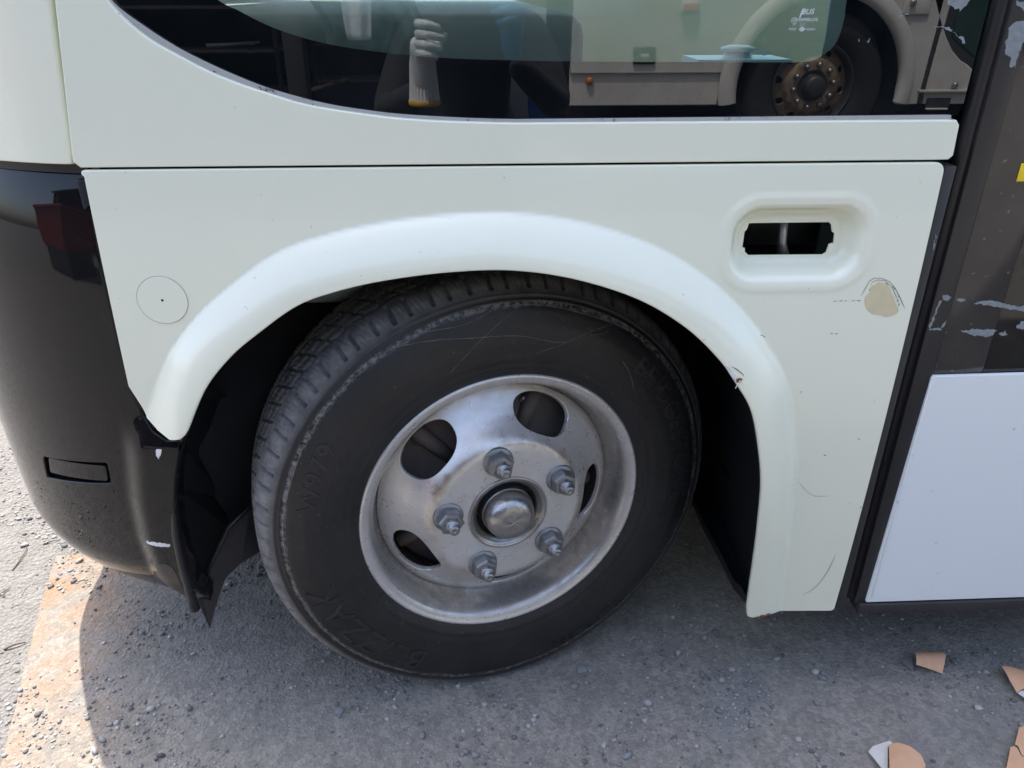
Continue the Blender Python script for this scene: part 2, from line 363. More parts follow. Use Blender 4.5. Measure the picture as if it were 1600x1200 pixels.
tn = rng.uniform(.17, .42, N); tones = np.stack([tn*1.0, tn*.97, tn*.92], -1); blu = rng.random(N) < .5; tones[blu] *= np.array([.58, .60, .62])
tag(rocks('gravel', P, rad, M['gravel'], None, tones), 'fine grey gravel and grit scattered over the dirt', 'gravel', kind='stuff')
def stone(px, py, r, label, flat=1.0):
    p = atz(px, py); o = rocks('stone', np.array([[0, 0, 0]]), np.array([r]), M['stone'], None); o.location = (p[0], p[1], 0); o.scale = (1, 1, flat); return tag(o, label, 'stone', 'loose stones on the dirt')
stone(909, 1046, .012, 'flat pale stone chip just below the right part of the tyre', .35)
stone(1276, 1100, .009, 'blue grey pebble alone between tyre and paper scraps')
stone(531, 1112, .011, 'grey clod below the lower left edge of the tyre', .8)
stone(545, 1074, .007, 'small grey pebble close against the bottom of the tyre')
stone(946, 1090, .005, 'small round pale pebble below the flat stone chip')
stone(660, 1150, .009, 'dark blue grey clod at the bottom middle of the picture', .8)
stone(520, 1178, .006, 'pale pebble near the bottom edge left of the middle')
stone(1411, 1123, .007, 'blue grey pebble just above the folded paper scrap', .8)
stone(92, 1142-14, .006, 'dark pebble in the sun on the rusty plate edge')
def twig(pts, r, label):
    P = spline([(*atz(x, y, -.006)[:2], -.010+r+h) for x, y, h in pts], 6)
    o = tube('twig', P, list(np.linspace(r, r*.55, len(P))), M['twig'], None, 6); return tag(o, label, 'twig', 'dry twigs on the sunlit asphalt')
twig([(19, 890, 0), (30, 876, .002), (40, 862, .004), (42, 854, .002)], .0016, 'thin curved twig in the sun left of the bumper')
twig([(67, 849, 0), (80, 846, .003), (93, 843, 0)], .0016, 'short straight twig close to the bumper edge')
twig([(-6, 932, 0), (4, 926, .003), (16, 917, .001)], .0016, 'twig cut by the left edge of the picture')
twig([(6, 1014, 0), (22, 1009, .004), (40, 1003, .001)], .0024, 'thick stubby twig beside the rusty plate edge')
def scrap(label, parts, hump, group='torn paper scraps on the ground'):
    c0 = np.mean([atz(*p)[:2] for p in parts[0][1]], 0); e = empty('paper_scrap', (c0[0], c0[1], 0), label, 'paper', group)
    for nm, px, mat, h in parts:
        q = np.array([atz(*p)[:2] for p in px])-c0; d = np.array(hump[0]); d = d/np.linalg.norm(d); cc = q.mean(0); wd = hump[1]
        def fm(U, V, h=h, cc=cc, d=d, wd=wd):
            s = (U-cc[0])*d[0]+(V-cc[1])*d[1]; return np.stack([U, V, .002+h*np.clip(1-(s/wd)**2, 0, 1)+.0011*noise1(U, V, 4, 2)], -1)
        panel(nm, q, fm, M[mat], e, step=.006, lip=((.0001, .0002), (0, .0005)))
    return e
scrap('short arched tan paper scrap with a grey tip', [('sheet', [(1424,1030),(1445,1027),(1461,1024),(1472,1039),(1471,1057),(1450,1054),(1428,1051)], 'kraft', .026), ('grey_tip', [(1408,1035),(1413,1031),(1424,1030),(1427,1051),(1418,1046),(1410,1040)], 'paper_grey', .004)], ((0, 1), .03))
scrap('tan paper scrap curling white at the right edge', [('sheet', [(1560,1054),(1566,1052),(1584,1052),(1600,1059),(1632,1068),(1625,1098),(1600,1086),(1592,1087),(1586,1090),(1574,1076)], 'kraft', .02), ('white_curl', [(1587,1091),(1592,1087.5),(1600,1086.5),(1624,1099),(1618,1110),(1600,1100)], 'paper_white', .012)], ((.6, .8), .05))
scrap('folded tan paper scrap with its white back turned up', [('sheet', [(1386,1172),(1398,1172),(1418,1181),(1435,1192),(1443,1206),(1430,1232),(1386,1222)], 'kraft', .022), ('white_back', [(1355,1179),(1362,1171),(1376,1166),(1389,1162),(1398,1171),(1385.5,1171.7),(1385.5,1215),(1374,1203)], 'paper_white', .006)], ((.8, -.6), .045))
scrap('torn tan paper scrap in the bottom right corner', [('sheet', [(1590,1142),(1600,1138),(1640,1150),(1650,1180),(1606,1190),(1594,1184),(1588,1172),(1583,1170)], 'kraft', .010), ('torn_strip', [(1577,1172),(1582.5,1170.5),(1587.5,1173),(1593,1185),(1605,1191),(1640,1200),(1625,1236),(1566,1228)], 'kraft', .007)], ((.5, .8), .06))

# ------------------------------------------------------------ the bus
bus = empty('bus', (0, 0, 0), 'cream low floor bus with black bumper and front wheel turned outward', 'bus')
def B(z): return np.where(z < .985, -.010*(1-np.clip((z-.59)/.40, -1.2, 1)**2), 0.0)
# arch edge, from the photograph
ARCH_PX = [(291,672),(318,608),(357,558),(400,521),(462,477),(525,454),(600,437),(700,424),(800,421),(900,435),(1000,467),(1075,512),(1125,560),(1150,595),(1177,642),(1189,703),(1193,757),(1189,811),(1181,875),(1173,930),(1170,950)]
XS = -.4935; XD = .6075
FL = .038
def flare_fade(U, V): return (.3+.7*sstep(XS, XS+.075, U))*np.where(U > .2, sstep(.16, .5, V)*.6+.4, 1.0)
FW = .063
PRD = np.linspace(-.03, .16, 400); _raw = np.where(PRD < FW, np.cos(np.clip(PRD/FW, 0, 1)*math.pi/2)**.85, 0); _k = np.hanning(21); PRH = np.convolve(np.pad(_raw, 10, 'edge'), _k/_k.sum(), 'valid')
def arch_pt(px, py):
    y = -FL
    for _ in range(8):
        p = aty(px, py, y); y = float(B(np.array(p[2]))-FL*flare_fade(np.array(p[0]), np.array(p[2])))
    return p[0], p[2]
ARCH = np.array([arch_pt(x, y) for x, y in ARCH_PX])
ARCHS = spline(ARCH, 8)
POC = [aty(x, y, -.004) for x, y in ((1140,322),(1352,320),(1352,438),(1140,440))]
PX0 = (POC[0][0]+POC[3][0])/2; PX1 = (POC[1][0]+POC[2][0])/2; PZ1 = (POC[0][2]+POC[1][2])/2; PZ0 = (POC[2][2]+POC[3][2])/2
PC = np.array([(PX0+PX1)/2, (PZ0+PZ1)/2]); PH = np.array([(PX1-PX0)/2, (PZ1-PZ0)/2])
def rrect(U, V, c, h, r):
    qx = np.abs(U-c[0])-(h[0]-r); qy = np.abs(V-c[1])-(h[1]-r); return np.sqrt(np.maximum(qx, 0)**2+np.maximum(qy, 0)**2)+np.minimum(np.maximum(qx, qy), 0)-r
_ext = np.concatenate([[ARCHS[0]+(ARCHS[0]-ARCHS[4])*1.2], ARCHS, [ARCHS[-1]+(0.004, -.1)]])
def fender_h(U, V):
    P2 = np.stack([U, V], -1); d = pdist(_ext, P2); s = np.clip(d/FW, 0, 1.3)
    h = FL*np.interp(d, PRD, PRH)*flare_fade(U, V)
    sd = rrect(U, V, PC, PH, .042); h = h-.030*sstep(0.002, -.024, sd)
    h = h+.0015*sstep(.0, .012, sd)*sstep(.02, .008, sd)
    return h
def fender_y(U, V): return B(V)-fender_h(U, V)
def fmap(U, V): return np.stack([U, fender_y(U, V), V], -1)
def on_fender(px, py, off=0.0):
    y = 0.0
    for _ in range(6):
        p = aty(px, py, y-off); y = float(fender_y(np.array([p[0]]), np.array([p[2]]))[0])
    return aty(px, py, y-off)
zt = aty(800, 262.8, -.001)[2]; zb = .198
tip = [aty(x, y, d) for x, y, d in ((222.5,640,-.014),(228,656,-.017),(246,671,-.022),(268,681,-.03),(283,679,-.035),(290,674,-.037))]
out = [(XS+.001, zt), (XD, zt), (XD, zb), (aty(1176,965,-.02)[0], zb)]
left_top = np.array([(XS+.0012, .62)])
BC = arch_pt(1174, 965)
OUTL = list(round_poly([(XS+.001, zt), (XD, zt), (XD, zb), BC], [.008, .012, .006, .006])[6:])
OUTL = [np.array(p) for p in OUTL]
OUTL += [np.array(p) for p in ARCHS[::-1]]
OUTL += [np.array((p[0], p[2])) for p in tip[::-1]]
print('TIP', [np.round(p, 4) for p in tip], XS)
OUTL += [np.array((XS+.001, tip[0][2]+.035))]
OUTL += list(round_poly([(XS+.001, zt), (XD, zt), (XD, zb), BC], [.008, .012, .006, .006])[:6])
HOLE_PX = [(1168,366),(1172,362),(1175,353),(1182,352.5),(1302,351),(1306,355),(1307,366),(1311,369),(1309,384),(1302,386),(1297,399),(1291,402.5),(1174,403.5),(1168,398),(1168,392),(1164,391)]
hole = np.array([(p[0], p[2]) for p in (aty(x, y, .012) for x, y in HOLE_PX)])
plug_c = on_fender(254, 469); 
fender = panel('fender_panel', OUTL, fmap, M['cream'], bus, holes=[hole], step=.0052, edge_step=.0045, lip=((.0010,.0005),(.0019,.0016),(.0024,.0030),(.0024,.005),(.0020,.010)), holelip=((.0002,.0004),(.0004,.0015),(.0004,.003)))
fender['label'] = 'cream fender with flared wheel arch and empty lamp pocket'
# lamp hole interior
box('lamp_cavity', PC[0]-.12, PC[0]+.12, .16, .17, PC[1]-.09, PC[1]+.09, M['cavity'], bus, 0)
pa = aty(1222, 380, .06); tube('wiring_bracket', [(pa[0]-.004, .06, pa[2]+.06), (pa[0], .062, pa[2]), (pa[0]+.012, .055, pa[2]-.05)], [.006, .007, .012], M['steel'], bus, 8)
pa = aty(1290, 380, .08); box('cavity_brace', pa[0]-.012, pa[0]+.018, .08, .084, pa[2]-.07, pa[2]+.07, M['frame'], bus, .001)
# small marks on the fender
def decal(name, px, mat, off=.0006, step=.004, lab=None, smoothk=0, parent=bus, surf=None, fm=None):
    surf = surf or on_fender; fm = fm or (lambda U, V: fmap(U, V))
    q = np.array([(p[0], p[2]) for p in (surf(x, y) for x, y in px)])
    if smoothk: q = spline(q, smoothk, True)
    f2 = lambda U, V: fm(U, V)-np.array([0, off, 0])
    o = panel(name, q, f2, mat, parent, step=step, lip=((.0002, .0002), (.0003, off)))
    if lab: o['label'] = lab
    return o
ang = np.linspace(0, 2*math.pi, 40, endpoint=False)
ring_r = .0335
def circ(r): return np.array([(plug_c[0]+r*math.cos(a), plug_c[2]+r*math.sin(a)) for a in ang])
panel('cover_gap', circ(ring_r), lambda U, V: fmap(U, V)-np.array([0, .0003, 0]), M['sealant'], bus, holes=[circ(ring_r-.003)], step=.006, lip=())
pc = panel('round_cover', circ(ring_r-.0011), lambda U, V: fmap(U, V)-np.array([0, .0013, 0]), M['cream'], bus, holes=[circ(.0022)[::4]], step=.006, lip=((.0003, .0003), (.0005, .0014)))
panel('cover_hole', circ(.0027)[::4], lambda U, V: fmap(U, V)-np.array([0, .0006, 0]), M['cavity'], bus, step=.003, lip=())
def scratch(px, wpx=1.2, mat='scratch', name='scratch', off=.0005):
    V = []; n = len(px)
    for i, (x, y) in enumerate(px):
        a = np.array(px[max(i-1, 0)]); b = np.array(px[min(i+1, n-1)]); t = (b-a)/(np.linalg.norm(b-a)+1e-9); nn = np.array([-t[1], t[0]])
        k = wpx*(.35 if i in (0, n-1) else random.uniform(.6, 1.1))
        for s in (-1, 1):
            p = on_fender(x+nn[0]*s*k/2, y+nn[1]*s*k/2, off); V.append(p)
    return mesh(name, V, [(2*i, 2*i+1, 2*i+3, 2*i+2) for i in range(n-1)], M[mat], bus, False)
decal('filler_patch', [(1351,468),(1354,461),(1359,457),(1361,447),(1368,444),(1373,439.5),(1381,443),(1386,444),(1391,452),(1393,459),(1397,465),(1399,474),(1404,484),(1401,489),(1393,493),(1383,494.5),(1374,491),(1366,491),(1358,486),(1353,480)], M['filler'], .0007, .006, 'beige filler patch with chipped rim', 2)
for k in range(26):
    a_ = random.uniform(-.4, 2.9); x_ = 1380+math.cos(a_)*random.uniform(20, 27); y_ = 468-math.sin(a_)*random.uniform(22, 30); scratch([(x_, y_), (x_+random.uniform(-1.5, 1.5), y_+1.6), (x_+random.uniform(-1, 2), y_+3.2)], random.uniform(.7, 1.8), name='paint_chip')
for seg in ([(1302,470.8),(1308,470.4)],[(1311,470.4),(1317,470.1)],[(1320,470.2),(1323,470)],[(1331,469.8),(1336,469.6)],[(1339,469.5),(1345,470)],[(1297,521),(1302,521.3)],[(1304,521.5),(1310,521.6)]): scratch([seg[0], ((seg[0][0]+seg[1][0])/2, (seg[0][1]+seg[1][1])/2), seg[1]], 1.3)
scratch([(1346,462),(1353,450),(1358,440),(1366,434.5),(1378,435),(1390,440),(1398,449),(1406,464),(1411,476),(1414,482)], 1.1)
scratch([(1360,445),(1365,440),(1372,437.5),(1383,439),(1393,448),(1399,460),(1404,472)], .8)
scratch([(1306,866),(1301,878),(1294,892),(1285,905),(1276,916),(1264,925),(1254,929)], .7)
scratch([(1247,752),(1256,763),(1263,770),(1272,775),(1281,775.5),(1296,775)], .6)
scratch([(1287,712),(1289,711),(1291,712.5)], 2.2); scratch([(1188,523),(1192,525),(1196,527)], 2.0); scratch([(1401,340),(1403,339.5)], 2.0); scratch([(1263,450),(1264,451.5)], 2.2)
scratch([(563,432-1),(565,430.5)], 1.8); scratch([(1143,573),(1151,577),(1160,584),(1163,588)], 1.6)
decal('rusty_chip', [(1133,571),(1137,572),(1143,578),(1149,585),(1157,591),(1162,591),(1158,596),(1151,596),(1144,589),(1138,580)], M['scuff'], .0008, .004)
decal('rust_spot', [(1150,592),(1156,590),(1160,592),(1155,598),(1151,597)], M['rust'], .0013, .004)
pth = [on_fender(1157, 594, .004), on_fender(1153, 600, .006), on_fender(1149, 607, .008)]; tube('loose_fibre', spline(pth, 5), .0006, M['scuff'], bus, 5)
RXX = np.linspace(BC[0]+.006, BC[0]+.036, 9); RZZ = BC[1]+(zb-BC[1])*(RXX-BC[0])/(XD-BC[0])
mesh('edge_rust', [q for x_, z_ in zip(RXX, RZZ) for q in ((x_, float(fender_y(np.array([x_]), np.array([z_+.003]))[0])-.0006, z_+random.uniform(.001, .0042)), (x_, float(fender_y(np.array([x_]), np.array([z_]))[0])-.0004, z_-.0012))], [(2*i, 2*i+1, 2*i+3, 2*i+2) for i in range(8)], M['rust'], bus, False)

# backing behind the seams (dark)
box('seam_backing', XS-.01, XD+.004, .030, .034, zt-.05, 1.06, M['cavity'], bus, 0)
box('pillar_backing', XS-.012, XS+.012, .028, .033, .55, 2.7, M['sealant'], bus, 0)
# side panel around the window
edge_px = [(180,19),(227.5,60.6),(280,91),(327,115),(377,135),(417,148),(465,163),(512.5,172.5),(560,179.5),(620,187),(681,191.3),(745,193.6),(806,195)]
WE = [(p[0], p[2]) for p in (aty(x, y, 0) for x, y in edge_px)]
up = [(-.53, 1.9), (-.525, 1.6), (-.515, 1.4), (-.49, 1.26), (WE[0][0]-.022, WE[0][1]+.035)]
WEs = spline(up+WE, 6); ztop = WE[-1][1]; zlo = aty(800, 253.6, 0)[2]
xr = aty(1497, 196, 0)[0]; xr2 = aty(1486, 249, 0)[0]
seam_top = aty(88, 0, 0)
SP = [(xr2-.004, zlo), (xr2, zlo+.004), (xr, ztop-.005), (xr-.004, ztop)]+list(WEs[::-1])+[(-.585, 1.9), (seam_top[0]-.03, 1.45), (seam_top[0], seam_top[2]), (XS-.002, zlo+.006), (XS+.004, zlo)]
flat = lambda U, V: np.stack([U, 0*U+B(np.minimum(V, .99))*0-.0005, V], -1)
side = panel('side_panel', np.array(SP), flat, M['cream'], bus, step=.03, edge_step=.008, lip=((.0008,.0003),(.0018,.0014),(.0022,.004),(.0022,.026)))
# window: seal, frit, clear pane
gl_px = [(180,7),(227,43),(275,74),(322.5,98.6),(370,120),(417.5,138.5),(465,152.5),(512,164),(560,172),(620,179.5),(681,183.6),(745,186.6),(806,188)]
GE = [(p[0], p[2]) for p in (aty(x, y, GLASS_Y) for x, y in gl_px)]
GEs = spline([(-.515, 1.9), (-.51, 1.6), (-.50, 1.4), (-.475, 1.255), (GE[0][0]-.02, GE[0][1]+.033)]+GE, 6)
xg = aty(1499, 183, GLASS_Y)[0]; zg = GE[-1][1]; xgt = aty(1516,112,GLASS_Y)[0]
gout = list(GEs)+[(xg-.012, zg), (xg-.003, zg+.004), (xg+.001, zg+.016), (xg+.002, 1.9)]
# the seal fills the strip between glass and panel
sealo = list(spline([(-.535,1.9),(-.53,1.6),(-.52,1.4),(-.495,1.26),(WE[0][0]-.026,WE[0][1]+.03)]+[(x-.002,z-.006) for x,z in WE],6))+[(xr-.008, ztop-.006), (xr-.008, zg+.003)]+[(x, z+.0012) for x, z in GEs[::-1]]
panel('window_seal', np.array(sealo), lambda U, V: np.stack([U, 0*U+.0065, V], -1), M['seal'], bus, step=.02, edge_step=.008, lip=((.0004,.0004),(.0005,.004)))
cl_px = [(341,0),(370,15),(417,39),(465,56.5),(512,68.5),(560,77),(635,86),(712,91.5),(837,95),(950,96.3),(1080,97),(1235,97.3),(1257,96.6),(1274,93),(1287,85),(1300,75),(1310,59),(1317,37),(1321,19),(1323,0)]
CE = [(p[0], p[2]) for p in (aty(x, y, GLASS_Y) for x, y in cl_px)]
CEs = spline([(-.43, 1.9), (-.43, 1.5), (-.415, 1.30), (-.385, 1.215)]+CE+[(CE[-1][0]+.002, 1.3), (CE[-1][0]+.002, 1.86), (CE[-1][0]-.03, 1.9)], 6)
gw = lambda U, V: np.stack([U, 0*U+GLASS_Y, V], -1)
win = empty('side_window', (0, 0, 0), parent=bus)
panel('frit_border', np.array(gout+[(xg+.002, 1.94), (-.515, 1.94)]), gw, M['frit'], win, holes=[CEs], step=.06, edge_step=.012, lip=((.0002,.0004),(.0003,.004)), holelip=())
panel('pane', CEs, lambda U, V: np.stack([U, 0*U+GLASS_Y+.0004, V], -1), M['glass'], win, step=.08, edge_step=.012, lip=())
# markings printed on the glass
M['print'] = simple('glass_print', (.62, .64, .62), .6)
def print_text(txt, px, py, hpx, shear=0., bold=0., spacing=1.0):
    V, Fc = text_mesh(txt, 1.0, bold, shear, spacing); p = aty(px, py, GLASS_Y); k = hpx/FPX*1.06/.72
    mesh('glass_print', [(p[0]+v[0]*k, GLASS_Y-.0005, p[2]+v[1]*k) for v in V], Fc, M['print'], win, False)
print_text('J', 1251, 20.5, 10.5, .25, .01); print_text('BUS', 1262, 18.5, 7, .25, .015); print_text('TEMPERLITE', 1261, 31, 4, 0, .01); print_text('TP', 1240, 38.3, 3.2); print_text('C/C', 1254, 38.5, 3.4)
print_text('M223', 1238, 45.5, 3.2); print_text('ASAHI', 1266, 45.8, 3.4)
def print_ring(px, py, r0, r1, n=20, sq=False):
    p = aty(px, py, GLASS_Y); k = 1.06/FPX; V = []
    for i in range(n):
        a = 2*math.pi*i/n
        for r in (r0, r1): V.append((p[0]+r*k*math.cos(a)*(1.4 if sq else 1), GLASS_Y-.0005, p[2]+r*k*math.sin(a)))
    mesh('glass_print', V, [(2*i, 2*i+1, (2*i+3) % (2*n), (2*i+2) % (2*n)) for i in range(n)], M['print'], win, False)
print_ring(1240.5, 32, 3.2, 3.9); print_ring(1253, 45.5, 1.6, 3.4, 4, True); print_ring(1253, 45.5, .3, 1.1, 10)
tube('glass_print', [aty(1239,34,GLASS_Y-.0006), aty(1242.5,30,GLASS_Y-.0006)], .0005, M['print'], win, 4)
# chalky smears on the glass
def smear(px, parent, y, mat='tape', nm='tape_residue', off=.0007, st=.004):
    q = np.array([(p[0], p[2]) for p in (aty(x, yy, y) for x, yy in px)]); q = resample(q, .004); q = q+rng.normal(0, .0009, q.shape)
    return panel(nm, q, lambda U, V: np.stack([U, 0*U+y-off, V], -1), M[mat], parent, step=st, lip=((.0001, .0002), (.0001, .0006)))
smear([(1476,0),(1482,8),(1490,12),(1500,14),(1508,9),(1516,0),(1512,-12),(1480,-12)], win, GLASS_Y, nm='chalk_smear')
for q in ([(1458,41.4),(1472,42),(1482,44),(1488,48),(1483,46.5),(1472,43.2)], [(1489,49),(1497,56),(1507,60),(1509,67),(1506,70),(1503,63),(1495,58)], [(1402,26),(1412,23.5),(1420,22),(1412,24.8)], [(1357,62),(1360,60),(1358,66),(1354,66)], [(1340,63),(1344,61),(1342,65)]):
    smear(q, win, GLASS_Y, nm='chalk_smear', st=.003)

# front corner and bumper follow one plan curve round the nose
th = np.linspace(0, math.pi/2, 200)
half = np.concatenate([np.stack([np.linspace(.2, -.40, 60), np.zeros(60)], -1), np.stack([-.40-.52*np.sin(th), .5-.5*np.cos(th)], -1)[1:], np.stack([-.92-.05*np.linspace(0, 1, 60)**.7, .5+.54*np.linspace(0, 1, 60)], -1)[1:]])
full = np.concatenate([half, np.stack([half[::-1][:, 0], 2.08-half[::-1][:, 1]], -1)[1:]])
sl_ = np.concatenate([[0], np.cumsum(np.linalg.norm(np.diff(full, axis=0), axis=1))]); SS = .2-sl_     # s = x on the flat flank
tang = np.gradient(full, axis=0); tang /= np.linalg.norm(tang, axis=1)[:, None]; nor = np.stack([tang[:, 1], -tang[:, 0]], -1)
nor = np.where((nor@np.array([-1, 0])[:, None]+(nor[:, 1:]*np.where(full[:, 1:] < 1.04, -1, 1)) > 0), nor, -nor)
def plan(s):
    k = np.interp(-s, -SS, np.arange(len(SS))); i = np.arange(len(SS))
    P = np.stack([np.interp(k, i, full[:, 0]), np.interp(k, i, full[:, 1])], -1); N = np.stack([np.interp(k, i, nor[:, 0]), np.interp(k, i, nor[:, 1])], -1); return P, N
def nose_map(hf):
    def f(U, V):
        P, N = plan(U); h = hf(U, V); return np.stack([P[:, 0]+N[:, 0]*h, P[:, 1]+N[:, 1]*h, V], -1)
    return f
def nose_hit(px, py, hoff=0.01):          # first hit of the view ray with the nose surface -> (s, z)
    d = ray(px, py); s = np.linspace(.1, -1.0, 4000); P, N = plan(s); P = P+N*hoff
    c = (P[:, 0]-CAM[0])*d[1]-(P[:, 1]-CAM[1])*d[0]; i = np.where(np.sign(c[1:]) != np.sign(c[:-1]))[0]
    i = i[0] if len(i) else int(np.abs(c).argmin()); t = (P[i, 1]-CAM[1])/d[1]; return np.array([s[i], CAM[2]+t*d[2]])
ridge = np.array([nose_hit(*p) for p in ((200,672),(203,720),(207,775),(218,835),(236,890),(256,938))])
MK = np.array([nose_hit(*p) for p in ((66,712),(168,722),(174,757),(72,747))]); mkc = MK.mean(0); mkh = np.array([(MK[1,0]+MK[2,0]-MK[0,0]-MK[3,0])/4, (MK[0,1]+MK[1,1]-MK[2,1]-MK[3,1])/4])
def bump_h(U, V):
    h = .012*(1-np.clip((V-.66)/.42, -1.3, 1)**2)+.0
    xr_ = np.interp(V, ridge[::-1, 1], ridge[::-1, 0]); k = sstep(-.014, .034, U-xr_)*sstep(.63, .56, V)
    h = h+.017*k+.0
    h = h-.05*np.clip((.34-V)/.11, 0, 1.2)**2-.022*np.clip((V-.80)/.16, 0, 1.2)**2.4
    return h
bm_ = nose_map(bump_h)
br = [nose_hit(*p, .014) for p in ((211,634),(220,652),(239,672.5),(265,685.5),(282,685))]
bl = [nose_hit(*p, .025) for p in ((278,705),(272,745),(270,790),(274,832),(284,880),(297,930),(305,950))]
zbb = .247; sfar = -(sl_[-1]-.2)-0.49+.2
ztb = zt+.003
bo = [(XS-.0035, ztb-.004), (XS-.0035, .672)]+[tuple(p) for p in br]+[tuple(p) for p in bl]+[(bl[-1][0]-.004, zbb-.012), (-.47, zbb-.006), (-.56, zbb+.002), (-.70, zbb), (-1.2, zbb), (-2.6, zbb), (-2.75, .5), (-2.75, ztb), (-.9, ztb), (-.7, ztb-.001), (XS-.01, ztb)]
bumper = panel('bumper', np.array(bo), bm_, M['black_gloss'], bus, holes=[round_poly(MK, .007)], step=.010, edge_step=.007, holelip=((.0006,.0006),(.0014,.002),(.0016,.014)), lip=((.0012,.0008),(.003,.003),(.004,.012),(.004,.03)))
bumper['label'] = 'glossy black front bumper with scuffed corner'
# reflector insert, round plug, scuffs on the bumper
def nose_patch(name, px, mat, hoff, par=bumper, rnd=.004, step=.006, lip=((.0005,.0004),(.001,.0015),(.001,.004)), rnge=0):
    q = np.array([nose_hit(*p) for p in px]); q = round_poly(q, rnd) if rnd else q
    if rnge: q = resample(q, .004)+rng.normal(0, rnge, resample(q, .004).shape)
    return panel(name, q, nose_map(lambda U, V: bump_h(U, V)+hoff), mat, par, step=step, lip=lip)
ins = (MK-mkc)*np.array([.86, .64])+mkc
box_b = (MK-mkc)*1.08+mkc
panel('slot_back', box_b, nose_map(lambda U, V: bump_h(U, V)-.013), M['cavity'], bumper, step=.01, lip=())
panel('blanking_cover', round_poly(ins, .004), nose_map(lambda U, V: .012*(1-np.clip((V-.66)/.42, -1.3, 1)**2)-.0035), M['black_gloss'], bumper, step=.01, lip=((.0008,.0006),(.0014,.002),(.0014,.006)))
nose_patch('paint_scuff', [(234,838),(250,838.5),(272,841),(273,844.5),(262,845),(246,843),(236,842)], M['scuff'], .0012, rnd=0, rnge=.0007, lip=((.0001,.0002),(.0001,.001)))
nose_patch('paint_chip', [(253,692),(262,693),(261,700),(257,706),(254,701)], M['scuff'], .0012, rnd=0, rnge=.0005, lip=((.0001,.0002),(.0001,.001)))
nose_patch('dirty_corner', [(250,876),(262,872),(276,878),(284,895),(290,925),(286,940),(270,942),(256,932),(247,905)], M['dusty_black'], .0008, rnd=.01, lip=((.0001,.0002),(.0001,.001)))
pq = [nose_hit(*p) for p in ((272,954),(285,957),(300,960))]
# front corner panel (cream) above the bumper and the rest of the nose
cor = nose_map(lambda U, V: 0*U+.002-.02*np.clip(V-1.35, 0, 2))
zf = ztb+.0045
st_ = seam_top[0]
co = [(XS-.0125, zf+.002), (st_-.0125, seam_top[2]), (st_-.0425, 1.45), (-.597, 1.95), (-.62, 2.75), (-.80, 2.75), (-.95, 1.45), (-2.35, 1.45), (-2.6, 2.75), (-2.75, 2.75), (-2.75, zf), (-.9, zf), (-.7, zf+.001)]
panel('front_panel', np.array(co), cor, M['cream'], bus, step=.03, edge_step=.012, lip=((.001,.0006),(.0022,.002),(.003,.008),(.003,.025)))
wsc = [(-.80, 2.72), (-.953, 1.47), (-2.347, 1.47), (-2.6, 2.72)]
panel('windscreen', np.array(wsc), nose_map(lambda U, V: 0*U-.004-.02*np.clip(V-1.35, 0, 2)), M['clear'], bus, step=.06, lip=())
# black joint between the front panel, the bumper and the fender
def joint(s0, s1, z, dz, mat, nm):
    s = np.linspace(s0, s1, 40); P, N = plan(s); V = []
    for k in range(40):
        for zz in (z-dz, z+dz): V.append((P[k, 0]-N[k, 0]*.007, P[k, 1]-N[k, 1]*.007, zz))
    return mesh(nm, V, [(2*i, 2*i+1, 2*i+3, 2*i+2) for i in range(39)], mat, bus)
joint(XS+.004, -1.3, ztb+.004, .012, M['liner'], 'bumper_joint')
box('bumper_stay', XS-.012, XS+.004, .012, .024, .58, zt-.012, M['rubber'], bus, .002)
# door side: trim strip, rubber, frame, glass, white lower panel
def col(name, xa, xb, y0, y1, z0, z1, mat, bev=.002, par=bus): return box(name, xa, xb, y0, y1, z0, z1, mat, par, bev)
col('trim_strip', XD+.004, XD+.0195, .002, .03, .20, zt-.003, M['trim'], .0015)
col('pillar_gap', XD-.002, .70, .05, .054, .2, 2.6, M['cavity'], 0)
tube('door_rubber', [(XD+.037, .024, .212), (XD+.036, .024, 1.2), (XD+.034, .024, 2.5)], .0125, M['rubber'], bus, 16)
XG = .675
door = empty('door', (0, 0, 0), parent=bus)
box('door_frame', XG-.029, XG+.0, .006, .036, .205, 2.5, M['frame'], door, .003)
zwp = .650; zdb = .212
box('glass_border', XG+.0015, XG+.077, .010, .016, zwp-.01, 2.3, M['door_glass'], door, .0008)
box('door_pane', XG+.0775, 1.36, .0105, .0155, zwp-.01, 2.3, M['glass'], door, .0005)
wp = [(XG-.002, zwp), (1.36, zwp+.006), (1.36, zdb), (XG-.010, zdb)]
panel('lower_panel', round_poly(wp, .003), lambda U, V: np.stack([U, 0*U+.003, V], -1), M['white'], door, step=.03, lip=((.0008,.0004),(.0014,.0014),(.0014,.006)))
box('panel_edge', XG-.0045, XG-.0015, .0015, .004, zdb+.01, zwp-.006, M['white'], door, .0005)
box('panel_backing', XG-.002, 1.37, .0095, .03, .205, zwp-.002, M['frame'], door, .001)
box('door_sill', XG-.022, 1.40, .000, .035, .186, .2075, M['trim'], door, .003)
box('door_stile', 1.362, 1.40, .006, .036, .21, 2.5, M['frame'], door, .003)
box('yellow_sticker', aty(1594,260,.01)[0], aty(1594,260,.01)[0]+.05, .0086, .0098, aty(1597,283,.01)[2], aty(1597,255,.01)[2], M['yellow'], door, .0002)
yd = .010
smear([(1522,473.5),(1534,470),(1555,472),(1580,476),(1606,479),(1606,488),(1580,483),(1560,480),(1540,476)], door, yd)
smear([(1502,516),(1520,514),(1540,515),(1558,515.5),(1553,523),(1542,526),(1520,524),(1508,520)], door, yd)
smear([(1587,512),(1594,503),(1606,500),(1606,513),(1596,514)], door, yd)
